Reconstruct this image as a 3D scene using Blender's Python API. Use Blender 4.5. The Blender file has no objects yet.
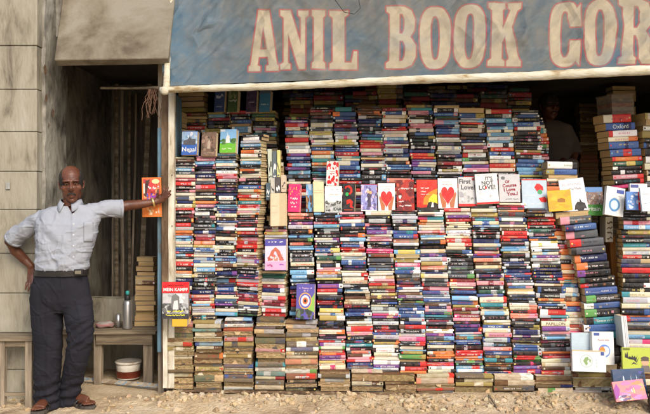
import bpy, bmesh, math, random
import numpy as np
from mathutils import Vector, Matrix, noise
R=math.radians
S=bpy.context.scene
COL=S.collection
F=725.0; CZ=1.42
def P(u,v,D): return Vector(((u-325)/F*D, D, CZ-(v-207)/F*D))
# ---------------------------------------------------------------- world, camera, light
w=bpy.data.worlds.new("World"); S.world=w; w.use_nodes=True
nt=w.node_tree; bg=nt.nodes['Background']
sky=nt.nodes.new('ShaderNodeTexSky'); sky.sky_type='NISHITA'; sky.sun_disc=False
SUN_EL=R(40); SUN_AZ=R(152)      # azimuth measured clockwise from +Y: behind the camera, a little to its right
sky.sun_elevation=SUN_EL; sky.sun_rotation=SUN_AZ; sky.dust_density=3.0; sky.air_density=1.0; sky.ozone_density=1.0
nt.links.new(sky.outputs[0],bg.inputs[0]); bg.inputs[1].default_value=0.15
sd=bpy.data.lights.new('sun','SUN'); sd.energy=1.5; sd.angle=R(28); sd.color=(1,.93,.81)
so=bpy.data.objects.new('sun',sd); COL.objects.link(so)
d=Vector((math.sin(SUN_AZ)*math.cos(SUN_EL),math.cos(SUN_AZ)*math.cos(SUN_EL),math.sin(SUN_EL)))
so.rotation_euler=d.to_track_quat('Z','Y').to_euler()
S.view_settings.view_transform='Standard'; S.view_settings.look='None'; S.view_settings.gamma=1
S.view_settings.exposure=0.74
cam=bpy.data.cameras.new('camera'); co=bpy.data.objects.new('camera',cam); COL.objects.link(co)
co.location=(0,0,CZ); co.rotation_euler=(R(90),0,0); cam.sensor_width=36; cam.lens=F/650*36; cam.clip_end=500
S.camera=co
# ---------------------------------------------------------------- materials
def newmat(name):
    m=bpy.data.materials.new(name); m.use_nodes=True
    n=m.node_tree; b=n.nodes['Principled BSDF']; return m,n,b
def N(n,t,**k):
    x=n.nodes.new(t)
    for a,b in k.items(): setattr(x,a,b)
    return x
def ramp(n,stops):
    r=n.nodes.new('ShaderNodeValToRGB'); e=r.color_ramp.elements
    while len(e)<len(stops): e.new(0.5)
    for i,(p,c) in enumerate(stops): e[i].position=p; e[i].color=(*c,1)
    return r
def mat(name,stops,scale=6,detail=8,rough=.8,bump=.3,bscale=60,stretch=(1,1,1),metal=0,spec=.3,coord='Object',dist=.01,distort=0):
    m,n,b=newmat(name); L=n.links
    tc=N(n,'ShaderNodeTexCoord'); mp=N(n,'ShaderNodeMapping'); mp.inputs['Scale'].default_value=stretch
    L.new(tc.outputs[coord],mp.inputs[0])
    a=N(n,'ShaderNodeTexNoise'); a.inputs['Scale'].default_value=scale; a.inputs['Detail'].default_value=detail; a.inputs['Roughness'].default_value=.62; a.inputs['Distortion'].default_value=distort
    L.new(mp.outputs[0],a.inputs[0]); r=ramp(n,stops); L.new(a.outputs[0],r.inputs[0]); L.new(r.outputs[0],b.inputs['Base Color'])
    b.inputs['Roughness'].default_value=rough; b.inputs['Metallic'].default_value=metal; b.inputs['Specular IOR Level'].default_value=spec
    if bump:
        q=N(n,'ShaderNodeTexNoise'); q.inputs['Scale'].default_value=bscale; q.inputs['Detail'].default_value=6
        L.new(mp.outputs[0],q.inputs[0]); u=N(n,'ShaderNodeBump'); u.inputs['Strength'].default_value=bump; u.inputs['Distance'].default_value=dist
        L.new(q.outputs[0],u.inputs['Height']); L.new(u.outputs[0],b.inputs['Normal'])
    return m
def attr_mat(name,rough=.4,wear=.25,wscale=30,stretch=(1,1,1),bump=.15,bscale=80,spec=.4,dark=(.4,.34,.27)):
    m,n,b=newmat(name); L=n.links
    at=N(n,'ShaderNodeAttribute'); at.attribute_name='Col'
    g=N(n,'ShaderNodeNewGeometry'); mp=N(n,'ShaderNodeMapping'); mp.inputs['Scale'].default_value=stretch; L.new(g.outputs['Position'],mp.inputs[0])
    a=N(n,'ShaderNodeTexNoise'); a.inputs['Scale'].default_value=wscale; a.inputs['Detail'].default_value=7; a.inputs['Roughness'].default_value=.7
    L.new(mp.outputs[0],a.inputs[0]); r=ramp(n,[(.42,(0,0,0)),(.75,(1,1,1))]); L.new(a.outputs[0],r.inputs[0])
    ml=N(n,'ShaderNodeMath',operation='MULTIPLY'); ml.inputs[1].default_value=wear; L.new(r.outputs[0],ml.inputs[0])
    mx=N(n,'ShaderNodeMix',data_type='RGBA'); L.new(ml.outputs[0],mx.inputs[0]); L.new(at.outputs['Color'],mx.inputs[6]); mx.inputs[7].default_value=(*dark,1)
    L.new(mx.outputs[2],b.inputs['Base Color'])
    b.inputs['Roughness'].default_value=rough; b.inputs['Specular IOR Level'].default_value=spec
    q=N(n,'ShaderNodeTexNoise'); q.inputs['Scale'].default_value=bscale; q.inputs['Detail'].default_value=4; L.new(mp.outputs[0],q.inputs[0])
    u=N(n,'ShaderNodeBump'); u.inputs['Strength'].default_value=bump; u.inputs['Distance'].default_value=.004
    L.new(q.outputs[0],u.inputs['Height']); L.new(u.outputs[0],b.inputs['Normal'])
    return m
M={}
M['cover']=attr_mat('printed_cover',rough=.45,wear=.24,wscale=34,spec=.22,dark=(.24,.2,.17))
M['pages']=attr_mat('page_edges',rough=.9,wear=.5,wscale=9,stretch=(.6,.6,45),bump=.7,bscale=22,spec=.1,dark=(.2,.12,.05))
M['old']=attr_mat('worn_cover',rough=.9,wear=.85,wscale=34,stretch=(.6,.6,1.6),bump=1,bscale=60,spec=.1,dark=(.2,.13,.06))
# ---------------------------------------------------------------- mesh builder
class MB:
    def __init__(s): s.v=[];s.f=[];s.c=[];s.m=[];s.sm=[]
    def poly(s,pts,col=(.5,.5,.5),m=0,sm=False):
        k=len(s.v); s.v.extend([tuple(p) for p in pts]); s.f.append(tuple(range(k,k+len(pts)))); s.c.append(col); s.m.append(m); s.sm.append(sm)
    def grid(s,pts,faces,col,m=0,sm=False):
        k=len(s.v); s.v.extend([tuple(p) for p in pts])
        for f in faces: s.f.append(tuple(i+k for i in f)); s.c.append(col); s.m.append(m); s.sm.append(sm)
    def box(s,lo,hi,col=(.5,.5,.5),m=0,T=None,skip=()):
        (a,b,c),(d,e,f)=lo,hi
        p=[Vector(q) for q in ((a,b,c),(d,b,c),(d,e,c),(a,e,c),(a,b,f),(d,b,f),(d,e,f),(a,e,f))]
        if T: p=[T@q for q in p]
        s.grid(p,[x for i,x in enumerate([(0,3,2,1),(4,5,6,7),(0,1,5,4),(1,2,6,5),(2,3,7,6),(3,0,4,7)]) if i not in skip],col,m)
    def build(s,name,mats,parent=None,T=None,bevel=0):
        me=bpy.data.meshes.new(name)
        vv=s.v
        if T: Ti=T.inverted(); vv=[tuple(Ti@Vector(p)) for p in vv]
        me.from_pydata(vv,[],s.f)
        for x in (mats if isinstance(mats,(list,tuple)) else [mats]): me.materials.append(x)
        me.polygons.foreach_set('material_index',s.m); me.polygons.foreach_set('use_smooth',s.sm)
        at=me.color_attributes.new('Col','FLOAT_COLOR','CORNER')
        ln=np.array([len(f) for f in s.f]); cc=np.array([(*c,1.) for c in s.c],dtype=np.float32)
        at.data.foreach_set('color',np.repeat(cc,ln,axis=0).ravel())
        me.update()
        o=bpy.data.objects.new(name,me); COL.objects.link(o)
        if T: o.matrix_world=T
        if parent: o.parent=parent; 
        if bevel:
            b=o.modifiers.new('bevel','BEVEL'); b.width=bevel; b.segments=2; b.limit_method='ANGLE'
        return o
def setp(o,label=None,cat=None,group=None,kind=None):
    if label: o['label']=label
    if cat: o['category']=cat
    if group: o['group']=group
    if kind: o['kind']=kind
    return o
def empty(name,loc=(0,0,0)):
    e=bpy.data.objects.new(name,None); e.empty_display_size=.1; e.location=loc; COL.objects.link(e); return e
def child(o,parent):
    # parents lie unrotated; keep the world place
    o.parent=parent; o.matrix_parent_inverse=Matrix.Translation(parent.location).inverted(); return o
def obj_from(name,v,f,mats,smooth=False,parent=None):
    me=bpy.data.meshes.new(name); me.from_pydata([tuple(p) for p in v],[],f)
    for x in (mats if isinstance(mats,(list,tuple)) else [mats]): me.materials.append(x)
    if smooth: me.polygons.foreach_set('use_smooth',[True]*len(me.polygons))
    me.update(); o=bpy.data.objects.new(name,me); COL.objects.link(o)
    if parent: child(o,parent)
    return o
def tube(pts,rad,n=12,cap=True,sq=None):
    """tapered loft through pts; rad = radius or (rx,ry,ref) per point"""
    pts=[Vector(p) for p in pts]; V=[];Fc=[]
    for i,p in enumerate(pts):
        t=(pts[min(i+1,len(pts)-1)]-pts[max(i-1,0)]).normalized()
        ref=Vector((0,-1,0)) if abs(t.y)<.9 else Vector((0,0,1))
        a=t.cross(ref).normalized(); b=a.cross(t).normalized()
        r=rad[i] if isinstance(rad,(list,tuple)) else rad
        rx,ry=(r if isinstance(r,(list,tuple)) else (r,r))
        for k in range(n):
            an=2*math.pi*k/n; V.append(p+a*math.cos(an)*rx+b*math.sin(an)*ry)
    for i in range(len(pts)-1):
        for k in range(n):
            Fc.append((i*n+k,i*n+(k+1)%n,(i+1)*n+(k+1)%n,(i+1)*n+k))
    if cap: Fc.append(tuple(range(n-1,-1,-1))); Fc.append(tuple(range((len(pts)-1)*n,len(pts)*n)))
    return V,Fc
def ball(c,r,n=14,Mx=None):
    V=[];Fc=[]; c=Vector(c); r=r if isinstance(r,(list,tuple)) else (r,r,r)
    m=n//2+1
    for i in range(1,m):
        th=math.pi*i/m
        for k in range(n):
            ph=2*math.pi*k/n
            q=Vector((r[0]*math.sin(th)*math.cos(ph),r[1]*math.sin(th)*math.sin(ph),r[2]*math.cos(th)))
            if Mx: q=Mx@q
            V.append(c+q)
    q=Vector((0,0,r[2])); V.append(c+(Mx@q if Mx else q)); V.append(c-(Mx@q if Mx else q))
    for i in range(m-2):
        for k in range(n): Fc.append((i*n+k,(i+1)*n+k,(i+1)*n+(k+1)%n,i*n+(k+1)%n))
    a=len(V)-2
    for k in range(n):
        Fc.append((a,k,(k+1)%n)); Fc.append((a+1,(m-2)*n+(k+1)%n,(m-2)*n+k))
    return V,Fc
def join(parts):
    V=[];Fc=[]
    for v,f in parts:
        k=len(V); V.extend(v); Fc.extend([tuple(i+k for i in x) for x in f])
    return V,Fc
def fuse(parts,voxel=.005,smooth=6,fac=.5):
    V,Fc=join(parts)
    me=bpy.data.meshes.new('tmp'); me.from_pydata([tuple(p) for p in V],[],Fc); me.update()
    o=bpy.data.objects.new('tmp',me); COL.objects.link(o)
    r=o.modifiers.new('r','REMESH'); r.mode='VOXEL'; r.voxel_size=voxel
    if smooth:
        s=o.modifiers.new('s','SMOOTH'); s.iterations=smooth; s.factor=fac
    dg=bpy.context.evaluated_depsgraph_get(); dg.update()
    out=bpy.data.meshes.new_from_object(o.evaluated_get(dg))
    bpy.data.objects.remove(o); bpy.data.meshes.remove(me)
    return out
def mesh_obj(name,me,mats,parent=None):
    me.name=name; me.materials.clear()
    for x in (mats if isinstance(mats,(list,tuple)) else [mats]): me.materials.append(x)
    me.polygons.foreach_set('use_smooth',[True]*len(me.polygons))
    o=bpy.data.objects.new(name,me); COL.objects.link(o)
    if parent: child(o,parent)
    return o
def displace(me,fn):
    n=len(me.vertices); co_=np.empty(n*3); me.vertices.foreach_get('co',co_); no=np.empty(n*3)
    me.vertices.foreach_get('normal',no)
    co_=co_.reshape(-1,3); no=no.reshape(-1,3)
    a=np.array([fn(Vector(c),Vector(k)) for c,k in zip(co_,no)])
    if a.ndim==1: co_=co_+no*a[:,None]
    else: co_=a
    me.vertices.foreach_set('co',co_.ravel()); me.update()
# text as flat outlines
_tc={}
def text_geo(s,bold=0):
    if s in _tc: return _tc[s]
    cu=bpy.data.curves.new('t','FONT'); cu.body=s; cu.size=1; cu.resolution_u=2; cu.offset=bold
    cu.align_x='CENTER'
    o=bpy.data.objects.new('t',cu); COL.objects.link(o)
    dg=bpy.context.evaluated_depsgraph_get(); dg.update()
    me=bpy.data.meshes.new_from_object(o.evaluated_get(dg))
    v=[(p.co.x,p.co.y) for p in me.vertices]; f=[tuple(p.vertices) for p in me.polygons]
    bpy.data.objects.remove(o); bpy.data.curves.remove(cu); bpy.data.meshes.remove(me)
    xs=[a for a,b in v]; wd=max(xs)-min(xs); cx=(max(xs)+min(xs))/2
    v=[(a-cx,b) for a,b in v]
    _tc[s]=(v,f,wd); return _tc[s]
# ---------------------------------------------------------------- books
PAL={'k':(.009,.0085,.010),'w':(.73,.72,.68),'c':(.60,.53,.39),'y':(.58,.46,.12),'o':(.62,.17,.045),'r':(.50,.025,.022),'m':(.2,.018,.03),
'p':(.60,.25,.30),'h':(.55,.045,.15),'v':(.16,.05,.22),'b':(.04,.09,.25),'n':(.012,.018,.085),'l':(.17,.36,.54),'t':(.04,.24,.27),
'g':(.02,.09,.06),'G':(.10,.28,.07),'e':(.46,.33,.18),'s':(.065,.07,.082),'S':(.40,.41,.42),'u':(.33,.25,.07),'d':(.12,.055,.03),'a':(.66,.24,.16)}
NAME={'k':'black','w':'white','c':'cream','y':'yellow','o':'orange','r':'red','m':'maroon','p':'pink','h':'crimson pink','v':'purple','b':'blue',
'n':'navy','l':'sky blue','t':'teal','g':'dark green','G':'green','e':'tan','s':'dark grey','S':'pale grey','u':'olive gold','d':'brown','a':'salmon'}
def jit(c,rg,a=.12):
    k=1+rg.uniform(-a*1.4,a); return tuple(max(0,min(.85,x*k*(1+rg.uniform(-.05,.05)))) for x in c)
# irregular upright marks that read as spine lettering at this size: (x0,y0,x1,y1) strokes in a unit cell
MARK=[[(0,0,.22,1),(.55,0,.8,1),(.2,.4,.6,.6)],[(0,0,.25,1),(.25,0,.75,.2)],[(.25,0,.55,1),(0,.8,.8,1)],[(0,0,.25,1),(.25,.8,.75,1),(.25,.4,.6,.58),(.25,0,.75,.18)],
[(0,0,.2,1),(.6,0,.8,1),(.2,.8,.6,1),(.2,0,.6,.2)],[(.1,0,.4,1)],[(0,0,.25,1),(.25,.8,.75,1),(.55,.45,.78,.85),(.2,.4,.6,.56)],[(0,.55,.22,1),(.55,0,.8,1),(0,.4,.6,.6)]]
def book_geo(mb,T,L,W,H,base,txt,pat,rg,old=False,title=None,back_pages=True,marks=True,pg=None,style=None,coff=0):
    """closed book lying flat: spine towards -Y, length along X. T = matrix at the centre of the book"""
    out = base=='e' and not title and style!='spine'
    cv=jit(PAL[base],rg,.14); pc=jit((.60,.46,.26),rg,.15) if not old else jit((.34,.24,.125),rg,.3)
    if old and not out: cv=tuple(cv[i]*.6+(.25,.18,.10)[i]*.4 for i in range(3)); marks=marks and rg.random()<.45
    if pat==base or pat is None: pat=None
    mc=2 if old else 0
    x=L/2;y=W/2;z=H/2
    if out:
        if not old: pc=jit((.54,.38,.19),rg,.15)
        bt=min(.0022,H*.1); ins=rg.uniform(.001,.005); cb=jit(rg.choice([PAL['e'],PAL['c'],PAL['d'],PAL['s'],PAL['e']]),rg)
        mb.box((-x,-y,z-bt),(x,y,z),cb,mc,T); mb.box((-x,-y,-z),(x,y,-z+bt),cb,mc,T)
        n=8 if not old else 16; m_=1 if not old else 4; pts=[]; fa=[]
        for j in range(m_+1):
            for i in range(n+1):
                xx=-x+.002+(2*x-.004)*i/n; yy=-y+ins+(rg.uniform(0,.0015) if not old else rg.uniform(-.002,.006))
                pts.append(T@Vector((xx,yy,(-z+bt)+(2*z-2*bt)*j/m_)))
        for j in range(m_):
            for i in range(n):
                k=j*(n+1)+i; mb.grid([pts[k],pts[k+1],pts[k+n+2],pts[k+n+1]],[(0,1,2,3)],jit(pc,rg,.11) if old else pc,1)
        if old:   # torn and curled scraps of cover and paper at the edges
            for k in range(rg.randint(0,2)):
                a=rg.uniform(-x,x*.7); w2=rg.uniform(.01,.06); hh=rg.uniform(.2,.9)*H; s0=rg.choice([-z,z]); cc=jit(rg.choice([PAL['c'],PAL['e'],PAL['d'],(.35,.27,.17),(.5,.42,.3),PAL['s']]),rg,.3)
                sg=1 if s0<0 else -1
                mb.poly([T@Vector(q) for q in ((a,-y-.001,s0),(min(x,a+w2),-y-.002,s0),(min(x,a+w2*rg.uniform(.5,.9)),-y-rg.uniform(0,.006),s0+sg*hh),(a+w2*.2,-y-.001,s0+sg*hh*rg.uniform(.3,.9)))],cc,2)
        if back_pages: mb.box((-x+.002,-y+.008,-z+bt),(x-.002,y-.002,z-bt),pc,1,T,skip=(2,))
        return cv
    bt=min(.0015,H*.08)
    # covers and rounded spine as one bent sheet
    prof=[(y,z),(-y+.004,z),(-y+.001,z*.72),(-y,z*.3),(-y,-z*.3),(-y+.001,-z*.72),(-y+.004,-z),(y,-z)]
    bands=[]
    if pat:
        k=style if style in('L','R','M') else rg.choice(['L','R','R','M','LR'])
        q=rg.uniform(.12,.38)
        if k=='L': bands=[(-x,-x+2*x*q,PAL[pat])]
        elif k=='R': bands=[(x-2*x*q,x,PAL[pat])]
        elif k=='M':
            a=rg.uniform(-x*.5,x*.3); bands=[(a,a+2*x*q*.8,PAL[pat])]
        else: bands=[(-x,-x+2*x*q*.4,PAL[pat]),(x-2*x*q*.5,x,PAL[pat])]
    cuts=sorted(set([-x,x]+[b for a in bands for b in a[:2]]))
    for i in range(len(cuts)-1):
        a,b=cuts[i],cuts[i+1]; m=(a+b)/2; cc=cv
        for B in bands:
            if B[0]<m<B[1]: cc=jit(B[2],rg,.1)
        pts=[T@Vector((xx,p[0],p[1])) for xx in (a,b) for p in prof]
        n=len(prof)
        mb.grid(pts,[(j,j+1,n+j+1,n+j) for j in range(n-1)],cc,mc,True)
    if back_pages:
        i=.0025; mb.box((-x+i,-y+.006,-z+bt),(x-i,y-i,z-bt),pc,1,T,skip=(0,1,2))
    if marks and H>.008:
        tc=jit(PAL[txt],rg,.08)
        yy=-y-.0004
        def quad(a,b,c,d,col,o=0):
            mb.poly([T@Vector(q) for q in ((a,yy-o,c),(b,yy-o,c),(b,yy-o,d),(a,yy-o,d))],col,mc)
        hh=H*.26
        if title:
            v,f,wd=text_geo(title); s=min(H*.62/.72,L*.8/wd)
            pts=[T@Vector((a*s+coff,yy-.0004,b*s-.35*s)) for a,b in v]; mb.grid(pts,f,tc,mc); return cv
        # printed spine art: irregular blocks of a second tone
        if base not in 'wcS' and rg.random()<.55 or rg.random()<.2:
            for k in range(rg.randint(1,4)):
                a=rg.uniform(-x*.95,x*.8); w2=rg.uniform(.004,.03); z1=rg.uniform(-.4,.1)*H; z2=z1+rg.uniform(.12,.4)*H
                q_=PAL[rg.choice('wSkrbnoclepvdu')]; mxx=rg.uniform(.25,.75); cc=tuple(cv[i]*(1-mxx)+q_[i]*mxx for i in range(3))
                quad(a,min(x*.97,a+w2),max(-z*.66,z1),min(z*.66,z2),cc,-.0003+.00003*k)
        if rg.random()<.15: tc=tuple(tc[i]*.6+cv[i]*.4 for i in range(3))
        # title marks
        nlet=rg.randint(6,15); ch=min(.0115,hh*rg.uniform(1.2,2.0)); cw=ch*rg.uniform(.55,.85)
        tw=nlet*cw*1.1
        if tw>L*.6: cw*=L*.6/tw; tw=L*.6
        a0=rg.uniform(-x*.75,max(-x*.7,x*.7-tw)); zc=rg.uniform(-.08,.08)*H
        rows=[(a0,zc,ch,nlet,cw)]
        if rg.random()<.6:   # second, smaller line (author)
            n2=rg.randint(4,9); c2=ch*.6; w2=cw*.62
            if a0+tw<x*.35: rows.append((a0+tw+.012,zc,c2,n2,w2))
            elif a0>-x*.3: rows.append((-x*.85,zc,c2,n2,w2))
        for (xa,zz,hh_,nn,ww) in rows:
            for k in range(nn):
                if rg.random()<.13: continue
                x0=xa+k*ww*1.12
                if x0+ww>x*.95: break
                for s in rg.choice(MARK):
                    quad(x0+s[0]*ww,x0+s[2]*ww,zz-hh_/2+s[1]*hh_,zz-hh_/2+s[3]*hh_,tc)
        if rg.random()<.55:  # small emblem block at one end
            e=rg.choice([-1,1])*x*.88; s=min(H*.28,.006); quad(e-s,e+s,-s,s,jit(PAL[rg.choice('wyrkcl')],rg))
        if rg.random()<.25 and not old:
            zz=z*.25*rg.choice([-1,1]); quad(-x,x,zz-.0006,zz+.0006,tc,-.0002)
    return cv
NB=[]   # every stacked book: dict
def interp(g,v):
    if v<=g[0][0]: return g[0][1:]
    for a,b in zip(g,g[1:]):
        if v<=b[0]:
            t=(v-a[0])/(b[0]-a[0]); return tuple(a[i]+(b[i]-a[i])*t for i in (1,2))
    return g[-1][1:]
def column(key,D,v0,v1,guide,spec,yaw=0,roll=0,old=False,W=.125,seed=1,hidden=(),side=False,pd='S',jx=.8,patside=None,depth_lean=0.0,where=None):
    rg=random.Random(seed*7919+len(spec)); toks=spec.split(); th=[];pr=[]
    for t in toks:
        ti=None
        if '=' in t: t,ti=t.split('=')
        i=0
        while i<len(t) and not (t[i].isdigit() or t[i]=='.'): i+=1
        nm=t[:i]; h=float(t[i:]) if i<len(t) else 4
        base=nm[0]; tx=nm[1] if len(nm)>1 else ('w' if base in 'krmbnvgdsth' else 'k'); pa=nm[2] if len(nm)>2 else None
        if tx==base: tx='w' if base not in 'wcSyp' else 'k'
        th.append(h); pr.append((base,tx,pa,ti))
    if key[0] in 'LUA' and not old:      # thick ones are mostly pairs of slimmer paperbacks
        t2=[];p2=[]; hid2=set()
        for i,(h,p) in enumerate(zip(th,pr)):
            if i in hidden: hid2.add(len(t2))
            if p[3] is None and (h>=5 and rg.random()<.75 or h>=4 and rg.random()<.30):
                f=rg.uniform(.4,.6); t2+= [h*f,h*(1-f)]; q=list(p); q[0]=p[0] if rg.random()<.45 else rg.choice('kkskdnmkswcbrukwnv'); 
                if q[0]==q[1]: q[1]='w' if q[0] not in 'wcSyp' else 'k'
                if i in hidden: hid2.add(len(t2)-1)
                p2+= [p,tuple(q)] if rg.random()<.5 else [tuple(q),p]
            else: t2.append(h); p2.append(p)
        th,pr,hidden=t2,p2,hid2
    k=(v1-v0)/sum(th); v=v0; rw=0
    for i,(h,(b,tx,pa,ti)) in enumerate(zip(th,pr)):
        h*=k; vc=v+h/2; x0,x1=interp(guide,vc); DD=D+depth_lean*(v1-vc)
        H=h/F*DD*.94; ww=(x1-x0)
        L=(ww*(rg.uniform(.965,1.02) if rg.random()<.8 else rg.uniform(.88,.97))+.2)/F*DD/max(.6,math.cos(yaw))
        uc=(x0+x1)/2+rg.uniform(-jx,jx)+ (rg.uniform(-2,2) if rg.random()<.08 else 0)
        rw=rw*.8+rg.uniform(-.75,.75)
        Wb=W*rg.uniform(.92,1.06) if not old else W*rg.uniform(.9,1.15)
        fy=DD+rg.uniform(-.010,.014)+(rg.uniform(.0,.025) if rg.random()<.15 else 0)
        # centre of the book: half its depth behind its front
        c=P(uc,vc,fy); c=c+Vector((0,Wb/2,0))
        T=Matrix.Translation(c)@Matrix.Rotation(yaw+R(rg.gauss(0,2.2)),4,'Z')@Matrix.Rotation(roll+R(rw*.55+.55*math.sin(v/19+seed*1.7)),4,'Y')
        NB.append(dict(key=key,i=i,n=len(th),T=T,L=L,W=Wb,H=H,b=b,t=tx,p=pa,ti=ti,old=old,seed=rg.random(),area=ww*h,v=vc,u=uc,hid=(i in hidden),side=side,ps=patside,where=where))
        v+=h
def G(*a): return [tuple(a[i:i+3]) for i in range(0,len(a),3)]
DL,DU=5.45,5.65
# left block
LB=[('first stack right of the wooden post',G(155,175.5,195, 205,173.5,195.3, 225,172,194, 262,171,192.5, 320,170,191),157,322,
"cw2 d3 kw4 s2 lwp3 sw3 cp3.5 mw3.5 rwc4 kw3.5 kpp3 cw3.5 sbc4.5 nby3 cku4 rw2.5 kwp3.5 kmm4 kwo4.5 rpk4 Sp3.5 om5 lwb5.5 cp3 cs3 bw4 lwr5 cw5 rw4.5 kw4 oc3 cs4 nwn4 lwn4 cw4 kw4 rw4 bw4 sw4 cw4 mw4 kw4 cw3",0,()),
('second stack right of the wooden post',G(155,195.5,215.5, 205,195.5,216.3, 225,194.5,215.7, 262,193,214.5, 320,192,215),156,320,
"pw5 lw3.5 nvp4 swk5 nw4 cr3 sk3.5 rwp4.5 dk2.5 kw4 cs5 oe3 pwb3.5 kwS3.5 wck4.5 kwp4 kw4 swt3.5 kws3 nbw3 pww3.5 mr3.5 awo4 uwd3 bwS4 Sw2.5 cp2.5 Slb6 cw4 lww4.5 cke5.5 swr4.5 kwS4.5 kw3 nw4.5 awS3.5 cpe6 lwr4.5 SvS4 cs2.5 kwt4.5",0,()),
('third stack right of the wooden post',G(152,216,237, 205,217,238.5, 225,216.5,238, 262,215,237, 320,215.5,238),153,316,
"lw5.5 s2 lb3 crS3.5 kws4 wn3.5 pmr5 Skp3.5 k3 vwn5 ks6 wrk4.5 kw4 lw4.5 nrn5 cbS4 dkc3.5 bw4 wcb6 kdm3 ksd3 cw4.5 kwS4.5 cS4.5 kSc3.5 Skl5 bwl6 dke3.5 kwe4 nbv4.5 kw3 lSr4.5 sdk4 bwc5 npm3.5 cS4 lS2 nws5 k3 cw3.5 lSt4",R(-5),()),
('fourth stack right of the wooden post',G(133,243,264.5, 160,242.8,264, 205,239.5,263, 225,238.5,261, 262,238,261, 320,238.5,261.8),134,316,
"kw3 wck4 Sw3 lw4 kw3 orc4 wrk4 cw4 lw4 kw4.5 orc5 cS5 kpp3.5 kw4 bw4.5 cwo6 rww3.5 oc3 tw4 rwp4 pwS5 cwo5 kp2.5 mwp4 krm4.5 wcp3.5 rwo4 ks2.5 pwo4.5 rkS3.5 rw4.5 kwr4 cS3 pmw4.5 Spv4.5 ceu4 kw3 kwS5 nrp4.5 SpS4 rw4.5 kwS4 kw4 mwp4 mkr4 cer4 bnw4 wck4.5 kG3",R(-19),())]
for j,(wh,g,a,b,sp,yw,hid) in enumerate(LB):
    column('A%d'%j,DL-(.02 if j==3 else 0),a,b,g,sp,yaw=yw,seed=11+j,side=(j>=2),where=wh,hidden=range(34,43) if j==0 else ())
column('A4',DL,226,317,G(226,266,288, 271,263,287, 317,263,286.5),"krw3 pwc3 yec3 Sw3 ce4 kw4 rw4 cw4 bw4 mw4 kw4 cw4 ew4 gk5 Sd3.5 ce2.5 mrp4 nkw4.5 ce3.5 Spr4 mkp6 Sw2.5 rpw4 rw4.5",yaw=R(-8),seed=21,side=True,hidden=range(4,13),where='short stack left of the rainbow-eye book')
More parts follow.
